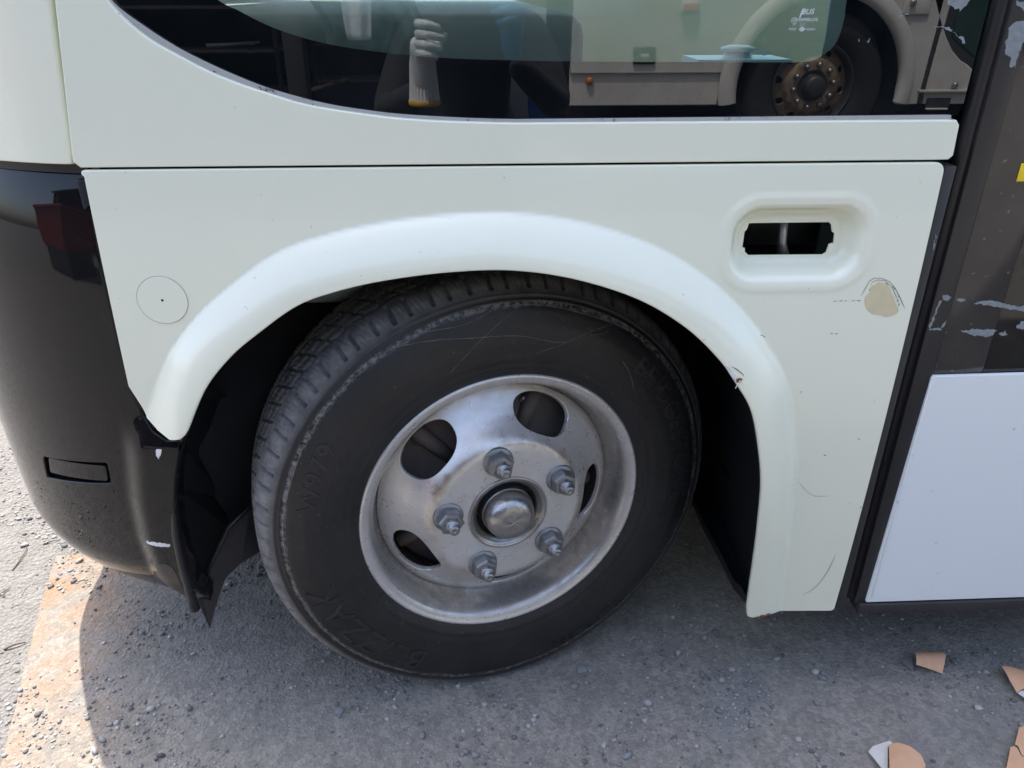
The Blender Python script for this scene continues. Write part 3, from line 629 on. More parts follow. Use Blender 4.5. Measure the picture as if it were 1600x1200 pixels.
smear([(1496,467.5),(1506,466.5),(1509,470),(1500,471.5)], door, yd); smear([(1560,521),(1570,518),(1574,523),(1565,525)], door, yd)
yf = .006
smear([(1471,462),(1480,460.5),(1485,465),(1480,471),(1473,468)], door, yf); smear([(1468,470),(1471,470),(1458,500),(1453,513),(1451,512)], door, yf); smear([(1453,513),(1470,513),(1471,515.5),(1453,516)], door, yf); smear([(1471,510),(1478,500),(1477,508),(1471,513)], door, yf)
smear([(1578,40),(1588,33),(1606,34),(1606,62),(1597,68),(1592,82),(1586,106),(1576,105),(1580,92),(1570,84),(1571,70)], door, .006); smear([(1587,1),(1606,4),(1606,18),(1594,16),(1588,6)], door, .006)
smear([(1461,369),(1463,366),(1459.5,380),(1458,390),(1457,389)], bus, .002, st=.003)

# ---- the remaining shell of the bus
t_ = M['cream']
box('roof', -.86, 6.2, .02, 2.06, 2.72, 3.0, t_, bus, .08, 4)
box('rear_wall', 6.16, 6.24, .0, 2.08, .3, 2.8, t_, bus, .02)
box('far_wall', -.42, 6.2, 2.04, 2.08, .2, 1.15, t_, bus, .005)
for x in (-.55, .62, 1.9, 3.2, 4.5, 5.9): box('far_pillar', x-.05, x+.05, 2.04, 2.08, 1.15, 2.75, t_, bus, .005)
panel('far_window', np.array([(-.5, 1.15), (6.1, 1.15), (6.1, 2.7), (-.5, 2.7)]), lambda U, V: np.stack([U, 0*U+2.055, V], -1), M['glass'], bus, step=.6, lip=())
box('upper_side', -.56, 6.2, 0, .04, 1.96, 2.74, t_, bus, .01)
box('rear_side', 1.42, 6.2, -.006, .03, .22, 1.08, t_, bus, .006)
for x in (1.46, 2.9, 4.3, 6.1): box('side_pillar', x-.05, x+.05, .004, .04, 1.08, 1.97, M['frame'], bus, .004)
panel('rear_window', np.array([(1.5, 1.08), (6.1, 1.08), (6.1, 1.97), (1.5, 1.97)]), lambda U, V: np.stack([U, 0*U+.012, V], -1), M['glass'], bus, step=.6, lip=())
box('underbody_shade_block', -.70, 6.0, .56, 1.95, .13, .30, M['cavity'], bus, .01)  # unseen dark block, added to keep light off the ground under the bus
box('floor_pan', -.80, 6.2, .50, 2.03, .30, .36, M['liner'], bus, .005)
box('floor_side', .66, 6.2, .03, .50, .29, .34, M['liner'], bus, .005)
M['inner_grey'] = simple('interior_grey', (.30, .315, .32), .7, .1)
M['inner_pale'] = simple('interior_pale_teal', (.62, .76, .72), .55, .06)
box('dashboard', -.80, .16, .20, 1.9, .70, 1.135, M['inner_grey'], bus, .03, 3)
box('wheel_box', -.45, .60, .10, .55, .82, .90, M['liner'], bus, .02)
box('inner_shelf', .18, .60, .20, 1.0, .88, .93, M['inner_grey'], bus, .01)
q = [aty(x, y, .10) for x, y in ((1286,86),(1299,0),(1326,-2),(1324,20),(1319,45),(1304,80))]
panel('inner_pale_strip', np.array([(p[0], p[2]) for p in q]+[(q[2][0]+.01, 1.5), (q[1][0]+.03, 1.5)])[[0,1,7,6,2,3,4,5]], lambda U, V: np.stack([U, 0*U+.10, V], -1), M['inner_pale'], bus, step=.02, lip=((.0005,.0005),(.001,.003)))  # pale teal strip behind the right end of the clear pane

# ---- wheel arch liner, flap
wc = np.array([.0375, .067, .387])
STEER = R(16.5); CAMB = R(1.2)
LP = np.concatenate([[ARCHS[0]+(-.02, -.05)], ARCHS, [(ARCHS[-1][0]-.002, .25)]]); LT = np.gradient(LP, axis=0); LT /= np.linalg.norm(LT, axis=1)[:, None]; LN = np.stack([-LT[:, 1], LT[:, 0]], -1)
V = []; Fc = []; ys = [(-.004, .003), (.012, .006), (.03, .012), (.10, .014), (.2, .02), (.35, .02), (.51, .02)]; ny = len(ys)
for i, (p, q) in enumerate(zip(LP, LN)):
    yl = float(B(np.array(p[1]))-FL*flare_fade(np.array(p[0]), np.array(p[1])))+.011
    for k, (y, of) in enumerate(ys): V.append((p[0]+q[0]*of, max(y, yl) if k else yl, p[1]+q[1]*of))
for i in range(len(LP)-1):
    for k in range(ny-1): Fc.append((i*ny+k, i*ny+k+1, (i+1)*ny+k+1, (i+1)*ny+k))
mesh('arch_liner', V, Fc, M['liner'], bus)
box('inner_wall', -.48, .56, .50, .52, .28, 1.0, M['liner'], bus, .004)
for dpx in (0, 16): tube('liner_rib', [aty(1128+dpx, 730, .20), aty(1168+dpx*.4, 812, .11)], .004, M['liner'], bus, 8)
def sheet(name, pts, mat, thick=.003, parent=bus):
    n = len(pts); P = np.array(pts); N = np.cross(P[1]-P[0], P[2]-P[0]); N /= np.linalg.norm(N); Q = P+N*thick
    return mesh(name, np.concatenate([P, Q]), [tuple(range(n)), tuple(range(2*n-1, n-1, -1))]+[(i, (i+1) % n, n+(i+1) % n, n+i) for i in range(n)], mat, parent, False)
# forward liner facets behind the bumper end
A = lambda x, y, d: aty(x, y, d)
mesh('front_liner', [A(279,690,.0), A(272,760,.0), A(276,840,.0), A(300,945,.0), A(308,925,.03), A(357,824,.12), A(352,780,.13), A(340,730,.14), A(375,700,.22), A(400,640,.25), A(310,620,.05), A(318,600,.04)],
     [(0,1,6,7), (1,2,5,6), (2,3,4,5), (0,7,8), (0,8,9,10), (9,11,10)], M['liner'], bus, False)
sheet('well_shade_sheet', [A(300,640,.10), A(330,560,.14), A(470,455,.24), A(640,424,.36), A(540,600,.34), A(450,800,.20), A(405,822,.16), A(357,822,.13), A(312,905,.06), A(290,720,.05)], M['cavity'])  # near-black sheet, the shade of the wheel well put into its colour
fl = sheet('mud_flap', [A(392,786,.10), A(357,824,.075), A(312,915,.035), A(306,930,.03), A(327,981,.03), A(334,955,.035), A(340,934,.04), A(352,902,.055), A(375,879,.07), A(405,861,.09), A(420,800,.11)], M['rubber'])
tube('flap_rail', [A(400,782,.105), A(357,824,.072), A(308,925,.03)], .004, M['frame'], bus, 8)
tube('bumper_edge_bead', [aty(*p, -.018) for p in ((281,690),(276,720),(272,760),(271,800),(274,835),(283,880),(296,925),(306,952))], [.003, .004, .004, .004, .006, .006, .007, .008], M['rubber'], bus, 8)
tube('wiring_clip', [A(330,770,.10), A(331,778,.10)], .004, M['frame'], bus, 8)

# ------------------------------------------------------------ wheel
n_ = Vector((math.sin(STEER)*math.cos(CAMB), -math.cos(STEER)*math.cos(CAMB), math.sin(CAMB)))
u_ = Vector((0,0,1)).cross(n_).normalized(); v_ = n_.cross(u_)
wheel = empty('wheel', (0,0,0), parent=bus)
wheel.matrix_basis = Matrix(((u_.x, v_.x, n_.x, wc[0]), (u_.y, v_.y, n_.y, wc[1]), (u_.z, v_.z, n_.z, wc[2]), (0,0,0,1)))
wheel['label'] = 'front wheel turned outward with silver steel rim'
RT = .391; TS = (.4015-.25)/(.391-.25)
def side_o(r):      # outer sidewall offset at radius r
    return np.interp(r, [.236,.246,.256,.275,.30,.325,.345,.356,.362,.366,.371,.377], [-.006,.000,.005,.0095,.0115,.010,.004,-.002,-.0045,-.0055,-.0105,-.018])
sr = np.concatenate([np.linspace(.236, .352, 34), np.linspace(.353, .377, 20)])
prof = [(r, float(side_o(r))) for r in sr]
sh = [(.3795,-.021),(.3815,-.0245),(.3835,-.028),(.3853,-.032),(.3868,-.036)]
tr = [(RT-.0035*((o+.105)/.07)**2, o) for o in np.linspace(-.040, -.170, 44)]
bk = [(.3853,-.178),(.380,-.186),(.366,-.2),(.33,-.218),(.29,-.218),(.25,-.206),(.236,-.2)]
prof = [(r if r < .25 else .25+(r-.25)*TS, o) for r, o in prof+sh+tr+bk]
TN = 80
def tyre_fun(r, o, a):
    R0 = r; r = np.where(r < .25, r, .25+(r-.25)/TS)
    ph = (a*TN/(2*math.pi)) % 1.0
    sm = sstep(.372, .3775, r)
    # shoulder notches on both shoulders
    nz = .5+.09*np.sin(np.floor(a*TN/(2*math.pi))*2.4)
    notch = (np.abs(ph-nz) < .10).astype(float)*sstep(-.052, -.046, o)*sm*(o > -.06)
    notch2 = (np.abs(((ph+.5) % 1.0)-.5) < .085).astype(float)*sstep(-.158, -.164, o)*(r > .37)
    zig = .006*np.abs(((a*TN/2/(2*math.pi)) % 1.0)*2-1)
    g = 0*r
    for oc, wd in ((-.066, .0034), (-.092, .0042), (-.122, .0042), (-.147, .0034)):
        g = np.maximum(g, (np.abs(o-oc-zig+.003) < wd).astype(float))
    ph2 = (a*TN/(2*math.pi)+(o+.105)*14) % 1.0
    lat = (ph2 < .13).astype(float)*(o < -.066)*(o > -.150)
    sip = .6*((a*TN*4/(2*math.pi)+.15*np.sin(o*900)) % 1.0 < .22).astype(float)*(r > .376)*(o > -.042)
    g = np.maximum(g, np.maximum(lat, np.maximum(notch, notch2)))
    dep = .0055*g+.0007*sip+.0003*np.sin(a*311+o*260)*sm
    r2 = r-dep*np.where(r > .372, 1, 0)
    o2 = o+np.where((r > .37) & (o > -.04), -dep*.65, 0)
    # fine ridges on the sidewall near the shoulder and rim
    o2 = o2+np.where((r > .3575) & (r < .3605), .0012, 0)+np.where((r > .2585) & (r < .2615), .0011, 0)+np.where((r > .3655) & (r < .368), .0009, 0)
    return np.where(R0 < .25, r2, .25+(r2-.25)*TS), o2
tyre = lathe('tyre', prof, M['tyre'], wheel, n=1680, fun=tyre_fun)
co_ = np.empty(len(tyre.data.vertices)*3); tyre.data.vertices.foreach_get('co', co_); co_ = co_.reshape(-1, 3)
Wm = np.array(wheel.matrix_basis); wz = co_@Wm[2, :3]+Wm[2, 3]
lift = np.maximum(0, .0008-wz); co_ += lift[:, None]*Wm[2, :3][None]/(Wm[2, :3]@Wm[2, :3])
co_[:, 2] += .006*sstep(.06, .0, wz)*sstep(-.05, .0, co_[:, 2])
tyre.data.vertices.foreach_set('co', co_.ravel()); tyre.data.update()
def arc_text(txt, a_c, r_c, height, spacing=1.0, bold=.0, raise_=.0016, stretch=1.0):
    V, Fc = text_mesh(txt, 1.0, bold, 0, spacing); k = height/.70; out = []
    for v in V:
        a = a_c-(v[0]*k*stretch)/r_c; r = r_c+v[1]*k; R_ = .25+(r-.25)*TS; out.append((R_*math.cos(a), R_*math.sin(a), float(side_o(r))+raise_))
    n = len(V); rim = []
    low = [(x*.9998, y*.9998, z-.0018) for x, y, z in out]
    cnt = {}
    for f in Fc:
        for i in range(len(f)):
            e = (f[i], f[(i+1) % len(f)]); cnt[e] = 1
    for (a, b) in cnt:
        if (b, a) not in cnt: rim.append((b, a, a+n, b+n))
    return mesh('lettering', out+low, Fc+rim, M['letter'], wheel, False)
arc_text('BRIDGESTONE', R(19), .322, .030, 1.1, .012, stretch=1.02)
arc_text('BLIZZAK', R(217), .318, .042, 1.1, .012, stretch=1.05)
arc_text('W979', R(157), .322, .026, 1.15, .01, stretch=1.15)
arc_text('TUBELESS', R(-62), .334, .017, 1.3, .01, stretch=1.2)
# thin scratches / threads on the sidewall
def sw_line(pts, w=.0009):
    P = spline(pts, 10); tube('sidewall_scratch', [((.25+(r-.25)*TS)*math.cos(R(a)), (.25+(r-.25)*TS)*math.sin(R(a)), float(side_o(r))+.0004+random.uniform(-.0002, .0003)) for a, r in P], [w*random.uniform(.25, .7) for _ in P], M['thread'], wheel, 4)
sw_line([(93,.349),(101,.340),(112,.352),(119,.3525),(128,.352),(137,.353),(145,.352)])
sw_line([(118,.352),(108,.334),(98,.318),(85,.309),(76,.302),(71,.305)])
sw_line([(85,.353),(92,.33),(101,.300),(108,.28)], .0007); sw_line([(59,.352),(66,.325),(72,.302),(80,.282)], .0007)
sw_line([(93,.3525),(84,.3525),(76,.351),(66,.349),(56,.3525),(48,.353)]); sw_line([(60,.338),(62,.33),(65,.324)], .0007); sw_line([(41,.29),(47,.304),(51,.31)], .0009)
sw_line([(150,.352),(160,.351),(172,.353),(186,.352),(198,.352),(210,.354),(225,.353),(240,.354)], .0012)
# rim barrel + flange
rimp = [(.204,-.058),(.2085,-.056),(.2125,-.050),(.2155,-.042),(.2175,-.032),(.2195,-.021),(.2225,-.012),(.2265,-.0055),(.231,-.002),(.236,.0),(.2405,.002),(.2435,.0015),(.2455,-.001),(.246,-.005),(.2445,-.012),(.240,-.02),(.236,-.04)]
rimp = [tuple(p) for p in spline(rimp, 4)]
lathe('rim', rimp, M['flange'], wheel, n=160)
# disc with five hand holes
dr = [0,.062,.120,.128,.134,.141,.150,.162,.176,.190,.202,.2075,.22]; do = [.014,.014,.0140,.0130,.0095,.0015,-.0105,-.0235,-.0350,-.0445,-.0515,-.054,-.056]
drs = np.linspace(0, .22, 400); dos = np.interp(drs, dr, do); ker = np.ones(17)/17; dos = np.convolve(np.pad(dos, 8, 'edge'), ker, 'valid')
def disc_map(U, V):
    r = np.sqrt(U*U+V*V); return np.stack([U, V, np.interp(r, drs, dos)], -1)
holes = []
HA = [R(99-36-72*k) for k in range(5)]
for a in HA:
    q = []
    for k in range(36):
        t2 = 2*math.pi*k/36; ct, st = math.cos(t2), math.sin(t2); e = .84
        tx = .0555*math.copysign(abs(ct)**e, ct); ry = .0285*math.copysign(abs(st)**e, st)
        r = .1715+ry; an = a+tx/.1715; q.append((r*math.cos(an), r*math.sin(an)))
    holes.append(np.array(q))
cc = np.array([(.0695*math.cos(t2), .0695*math.sin(t2)) for t2 in np.linspace(0, 2*math.pi, 72, endpoint=False)])
oc = np.array([(.207*math.cos(t2), .207*math.sin(t2)) for t2 in np.linspace(0, 2*math.pi, 160, endpoint=False)])
panel('disc', oc, disc_map, M['silver'], wheel, holes=holes+[cc], step=.005, edge_step=.005, lip=(), holelip=((.0006,.0005),(.0012,.002),(.0012,.008)))
hubp = [(.0690,.006),(.0688,.0155),(.0676,.0172),(.0655,.0172),(.0640,.0160),(.0615,.0150),(.058,.0118),(.053,.0068),(.0520,.000),(.0500,-.010),(.049,-.022),(.044,-.028)]
lathe('hub_flange', [tuple(p) for p in spline(hubp, 4)], M['steel'], wheel, n=96)
CS = 1.1
capp = [(.0398,-.03),(.0398,.006),(.0405,.0075),(.0405,.010),(.0392,.0125),(.0385,.020),(.0368,.028),(.0335,.0345),(.0285,.0390),(.022,.0415),(.012,.0425),(.0005,.0428)]
def dent(r, o, a): return r, o+.00025*np.sin(a*5+r*160)*(o > .02)
lathe('hub_cap', [(p[0]*CS, p[1]*1.08) for p in spline(capp, 4)], M['steel'], wheel, n=64, fun=dent)
lathe('brake_drum', [(.215,-.20),(.198,-.150),(.196,-.105),(.188,-.096),(.170,-.092),(.150,-.085),(.120,-.075),(.09,-.07),(.05,-.07)], M['drum'], wheel, n=72)
for k in range(5):
    a = R(99-72*k+40); tube('drum_bolt', [(.165*math.cos(a), .165*math.sin(a), -.094), (.165*math.cos(a), .165*math.sin(a), -.083)], .009, M['nut'], wheel, 6)
    a = R(135-72*k); box_ = None
    P0 = [(.10*math.cos(a), .10*math.sin(a), -.072), (.19*math.cos(a), .19*math.sin(a), -.09)]; tube('drum_rib', P0, [.012, .016], M['drum'], wheel, 8)
lathe('inner_barrel', [(.206,-.056),(.207,-.2)], M['drum'], wheel, n=96)
def hexnut():
    bm = bmesh.new(); R1 = .0218
    rings = [(.0, 1.0), (.0165, 1.0), (.0205, .90)]; L = []
    for z, s in rings: L.append([bm.verts.new((R1*s*math.cos(math.pi/3*k), R1*s*math.sin(math.pi/3*k), z)) for k in range(6)])
    for i in range(2):
        for k in range(6): bm.faces.new((L[i][k], L[i][(k+1)%6], L[i+1][(k+1)%6], L[i+1][k]))
    R2 = .0132; top = [bm.verts.new((R2*math.cos(math.pi/3*k), R2*math.sin(math.pi/3*k), .0213)) for k in range(6)]; dn = [bm.verts.new((R2*math.cos(math.pi/3*k), R2*math.sin(math.pi/3*k), .012)) for k in range(6)]
    for k in range(6): bm.faces.new((L[2][k], L[2][(k+1)%6], top[(k+1)%6], top[k])); bm.faces.new((top[k], top[(k+1)%6], dn[(k+1)%6], dn[k]))
    bm.faces.new(dn); bmesh.ops.bevel(bm, geom=[e for e in bm.edges if e.calc_length() > .006 and abs(e.verts[0].co.z-e.verts[1].co.z) > .012], offset=.0012, segments=2, affect='EDGES')
    me = bpy.data.meshes.new('wheel_nut'); bmesh.ops.recalc_face_normals(bm, faces=bm.faces); bm.to_mesh(me); bm.free(); me.materials.append(M['nut']); return me
NUT = hexnut()
lug_ph = R(99)
for k in range(5):
    a = lug_ph-2*math.pi*k/5; x, y = .104*math.cos(a), .104*math.sin(a)
    nut = bpy.data.objects.new('wheel_nut', NUT); COL.objects.link(nut); nut.parent = wheel; nut.location = (x, y, .0175); nut.rotation_euler = (0, 0, random.uniform(0, 1))
    w_ = lathe('nut_washer', [(.011,.0035),(.0245,.0035),(.0255,.002),(.0255,-.004)], M['nut'], wheel, n=28); w_.location = (x, y, .0145)
    s_ = lathe('wheel_stud', [(.0118,.0),(.0118,.0285),(.0108,.030),(.0086,.0305),(.0084,.039),(.0070,.0415),(.003,.0405),(.0002,.0395)], M['stud'], wheel, n=16, fun=lambda r, o, a: (r+.0004*np.sin(o*4200)*(o < .029), o)); s_.location = (x, y, .0165)

# ------------------------------------------------------------ things inside the bus behind the glass
M['poly'] = simple('white_poly_tank', (.62, .76, .80), .4, .06)
tp = aty(1155, 97, .24); zt_ = aty(1155, 91, .24)[2]; kx = 1.25/FPX
tank = empty('plastic_tank', (tp[0], .26, .93), 'white plastic tank with a screw cap behind the side window', 'tank')
bm = bmesh.new(); bmesh.ops.create_cube(bm, size=1)
for v in bm.verts: v.co = Vector((v.co.x*.168, v.co.y*.12, (v.co.z+.5)*(zt_-.93)))
bmesh.ops.bevel(bm, geom=list(bm.edges), offset=.014, segments=4, affect='EDGES'); from_bm('body', bm, M['poly'], tank, True, 60)
zc = zt_-.93
o = lathe('neck', [(.021,zc-.004),(.0215,zc+.004),(.019,zc+.005),(.019,zc+.010)], M['poly'], tank, n=32); o.location = (.002, 0, 0)
o = lathe('cap', [(.019,zc+.008),(.0245,zc+.0085),(.026,zc+.0115),(.025,zc+.0135),(.016,zc+.0165),(.0005,zc+.0175)], M['poly'], tank, n=32); o.location = (.002, 0, 0)
tube('strap', spline([(.020, 0, zc+.0145), (.034, -.004, zc+.011), (.041, -.006, zc+.004), (.048, -.006, zc+.008), (.052, -.006, zc+.006)], 5), [.0015]*21, M['poly'], tank, 6)
M['film'] = NT('clear_film').m
t = NT('crumpled_film'); tr = t.n('BsdfTransparent', Color=(.86, .9, .9, 1)); df = t.n('BsdfPrincipled', Roughness=.25); df.inputs['Base Color'].default_value = (.55, .6, .6, 1); mx = t.n('MixShader', Fac=.28)
t.l(tr.outputs[0], mx.inputs[1]); t.l(df.outputs[0], mx.inputs[2]); t.l(mx.outputs[0], t.out.inputs[0]); M['film'] = t.m
fa = aty(490, 60, .16); fb = aty(650, 60, .16)
gx, gz = np.meshgrid(np.linspace(0, 1, 46), np.linspace(0, 1, 34)); X = fa[0]+(fb[0]-fa[0])*gx; Z = 1.06+.24*gz
dz = .012*np.abs(np.sin(gx*17+4*np.sin(gz*5)))+.010*np.abs(np.sin(gz*13+gx*9))+.006*np.sin(gx*31-gz*22)
Vv = np.stack([X+.012*np.sin(gz*9), .17+dz, Z-.02*np.sin(gx*6)], -1).reshape(-1, 3)
fo = mesh('plastic_sheet', Vv, [(j*46+i, j*46+i+1, (j+1)*46+i+1, (j+1)*46+i) for j in range(33) for i in range(45)], M['film'], None)
tag(fo, 'crumpled clear plastic sheet hanging inside the side window', 'plastic sheet')

# ------------------------------------------------------------ the place behind the camera (seen in the window glass)
t = NT('dusty_coach_paint'); d = t.noise(2.5, 8, .65); f = t.noise(70, 4, .7)
c = t.mix(t.ramp(d, [(.3, 0), (.75, 1)]), (.53, .52, .485), (.36, .345, .315)); c = t.mix(t.ramp(f, [(.55, 0), (.72, .5)]), c, (.22, .19, .16)); t.set(base=c, rough=.5); M['coach'] = t.m
t = NT('bronze_rim'); c = t.mix(t.ramp(t.noise(14, 6, .6), [(.35, 0), (.65, 1)]), (.30, .20, .12), (.10, .085, .075)); t.set(base=c, rough=.6, metal=.3); M['bronze'] = t.m
M['coach_dark'] = simple('coach_dark_trim', (.03, .032, .034), .5)
M['coach_glass'] = simple('coach_window_glass', (.015, .045, .035), .05)
M['amber'] = simple('amber_lens', (.45, .13, .03), .35)
M['red_lens'] = simple('red_lens', (.42, .10, .07), .3)
M['tyre2'] = simple('coach_tyre_rubber', (.012, .012, .012), .85, .3, 20, .3, 60)
CY = 4.9
def cp(px, py): p = mirrored(px, py, CY); return (p[0], p[2])
hubc = np.array(cp(1277, 128)); hubc[1] = .53
x0c = cp(893, 100)[0]; zsk = cp(1000, 164)[1]; zst = cp(1000, 113)[1]; xsm = cp(1127, 120)[0]; x1c = 9.8
coach = empty('coach', (x0c, -CY, 0), 'dusty cream coach parked opposite, reflected in the side window', 'coach')
def cpart(name, poly, dy, mat, holes=(), step=.25, lip=((.004,.002),(.008,.008),(.008,.03)), es=.05):
    poly = [(x-x0c, z) for x, z in poly]; holes = [np.array([(x-x0c, z) for x, z in h]) for h in holes]
    return panel(name, np.array(poly), lambda U, V: np.stack([U, 0*U+dy, V], -1), mat, coach, holes=holes, step=step, edge_step=es, lip=lip, flip=True)
def arc(c, r, a0, a1, n=40, e=1.0): return [(c[0]+r*math.cos(R(a0+(a1-a0)*i/n)), c[1]+e*r*math.sin(R(a0+(a1-a0)*i/n))) for i in range(n+1)]
AR = .615
xa0 = hubc[0]-AR; xa1 = hubc[0]+AR
cpart('rear_flank', [(x0c, zst), (xsm-.006, zst), (xsm-.03, 1.55), (x0c+.02, 1.55)], 0, M['coach'])
cpart('lower_flank', [(x0c, zsk), (xsm-.008, zsk), (xsm-.008, zst+.03), (x0c, zst+.03)], -.025, M['coach'])
pil = [cp(1426, 187), cp(1466, 0)]; xp0 = pil[0][0]; xp1 = xp0+.05
cpart('arch_flank', [(xsm+.006, zsk), (xa0-.01, zsk)]+arc(hubc, AR, 184, -4)+[(xa1+.01, zsk), (xp0, zsk), (xp1, 1.55), (xsm-.02, 1.55)], 0, M['coach'])
V, Fc = [], []
for i, a in enumerate(np.linspace(R(-10), R(190), 61)):
    for r, dy in ((AR-.015, .0), (AR-.012, .035), (AR+.03, .045), (AR+.085, .035), (AR+.105, .0)): V.append((hubc[0]-x0c+r*math.cos(a), dy, hubc[1]+r*math.sin(a)))
for i in range(60):
    for k in range(4): Fc.append((i*5+k, i*5+k+1, (i+1)*5+k+1, (i+1)*5+k))
mesh('arch_flare', V, Fc, M['coach'], coach)
cpart('pillar_groove', [(xp0, zsk), (xp0+.05, zsk), (xp1+.05, 1.55), (xp1, 1.55)], -.015, M['coach_dark'])
wv = [cp(*p) for p in ((1462,0),(1470,32),(1477,58),(1487,80),(1500,96),(1518,107))]
cpart('front_flank', [(xp0+.055, zsk), (4.6, zsk), (4.6, wv[-1][1]-.06), (wv[-1][0]+.1, wv[-1][1]-.03)]+wv[::-1]+[(wv[0][0]-.03, 1.55), (xp1+.055, 1.55)], 0, M['coach'])
cpart('door_glass', [(wv[0][0]-.06, 1.5)]+[(x-.01, z-.01) for x, z in wv]+[(4.6, wv[-1][1]-.07), (4.6, 1.5)], -.02, M['coach_dark'])
cpart('door_pane', [(wv[0][0]+.12, 1.5), (wv[2][0]+.07, wv[2][1]), (wv[5][0]+.06, wv[5][1]+.05), (4.55, wv[5][1]+.02), (4.55, 1.5)], -.012, M['coach_glass'])
cpart('far_flank', [(4.62, zsk), (x1c, zsk), (x1c, 1.55), (4.62, 1.55)], 0, M['coach'])
cpart('upper_flank', [(x0c+.02, 2.75), (x1c, 2.75), (x1c, 3.3), (x0c+.02, 3.3)], 0, M['coach'])
cpart('window_band', [(x0c+.02, 1.56), (x1c, 1.56), (x1c, 2.74), (x0c+.02, 2.74)], -.01, M['coach_glass'])
box('core', x0c+.02-x0c, x1c-x0c-.02, -2.45, -.55, .22, 3.3, M['cavity'], coach, .05)
box('core_upper', .03, x1c-x0c-.02, -.56, -.06, 1.25, 3.29, M['coach_dark'], coach, .02)
box('core_rear', .03, xa0-x0c-.05, -.56, -.06, .5, 1.26, M['coach_dark'], coach, .02); box('core_front', xa1-x0c+.08, x1c-x0c-.02, -.56, -.06, .5, 1.26, M['coach_dark'], coach, .02)
box('roof', .0, x1c-x0c, -2.48, .0, 3.301, 3.42, M['coach'], coach, .05, 3)
def cbox(name, pa, pb, y0, y1, mat, bev=.006): a = cp(*pa); b = cp(*pb); return box(name, min(a[0], b[0])-x0c, max(a[0], b[0])-x0c, y0, y1, min(a[1], b[1]), max(a[1], b[1]), mat, coach, bev, 3)
cbox('latch_plate', (990,73), (1023,100), .0, .02, M['coach_dark'], .009); cbox('latch_pull', (1000,84), (1013,89), .018, .03, M['coach'], .004)
cbox('marker_lamp_base', (1063,2), (1092,21), .0, .05, M['coach'], .02); cbox('marker_lamp', (1066,4), (1089,18.5), .045, .066, M['red_lens'], .012)
a = cp(921.5, 127); o = lathe('side_lamp', [(.028,.0),(.028,.02),(.018,.032),(.0005,.034)], M['amber'], coach, n=20); o.rotation_euler = (R(-90), 0, 0); o.location = (a[0]-x0c, -.025, a[1])
cbox('corner_plate', (1414,-6), (1450,23), .0, .02, M['coach'], .01)
for q in ((1424, 4), (1491, 133)):
    a = cp(*q); o = lathe('screw', [(.022,.0),(.022,.018),(.016,.024),(.0005,.024)], M['steel'], coach, n=16); o.rotation_euler = (R(-90), 0, 0); o.location = (a[0]-x0c, .02 if q[1] < 50 else .001, a[1])
cbox('panel_ledge', (1434,140), (1512,143.5), .0, .03, M['coach'], .004)
cbox('grip_recess', (1448,153), (1482,168), .0, .006, M['coach_dark'], .004); cbox('grip_lip', (1445,168.5), (1478,171), .0, .025, M['coach'], .004)
box('seam_filler', xsm-x0c-.03, xsm-x0c+.012, -.05, -.03, zsk, 1.5, M['cavity'], coach, 0)
# coach wheel, axis towards the bus
cw = empty('wheel', (hubc[0]-x0c, -.06, hubc[1]), parent=coach); cw.rotation_euler = (R(-90), 0, 0)
lathe('tyre', [(.30,-.02),(.34,.015),(.42,.03),(.49,.01),(.515,-.02),(.525,-.06),(.525,-.24),(.49,-.29),(.3,-.28)], M['tyre2'], cw, n=96)
lathe('rim', [(.26,-.12),(.275,-.06),(.287,-.01),(.297,.0),(.304,-.006),(.304,-.04)], M['coach_dark'], cw, n=80)
hh = []
for k in range(10):
    a = 2*math.pi*k/10+.15; hh.append(np.array([((.242+.026*math.sin(s))*math.cos(a+.115*math.cos(s)), (.242+.026*math.sin(s))*math.sin(a+.115*math.cos(s))) for s in np.linspace(0, 2*math.pi, 16, endpoint=False)]))
panel('disc', np.array([(.279*math.cos(s), .279*math.sin(s)) for s in np.linspace(0, 2*math.pi, 90, endpoint=False)]), lambda U, V: np.stack([U, V, np.interp(np.sqrt(U*U+V*V), [.1, .17, .19, .22, .28], [-.02, -.02, -.03, -.065, -.085])], -1), M['bronze'], cw, holes=hh+[np.array([(.115*math.cos(s), .115*math.sin(s)) for s in np.linspace(0, 2*math.pi, 48, endpoint=False)])], step=.02, edge_step=.012, lip=(), holelip=((.001,.001),(.002,.02)))
lathe('hub', [(.116,-.05),(.116,-.02),(.105,-.015),(.092,-.03),(.08,-.03),(.078,.03),(.07,.048),(.05,.058),(.0005,.062)], M['coach_dark'], cw, n=48)
lathe('drum', [(.25,-.16),(.0005,-.16)], M['cavity'], cw, n=32)
for k in range(10):
    a = 2*math.pi*(k+.5)/10+.15; tube('wheel_nut', [(.148*math.cos(a), .148*math.sin(a), -.03), (.148*math.cos(a), .148*math.sin(a), .02)], .017, M['nut'], cw, 6)

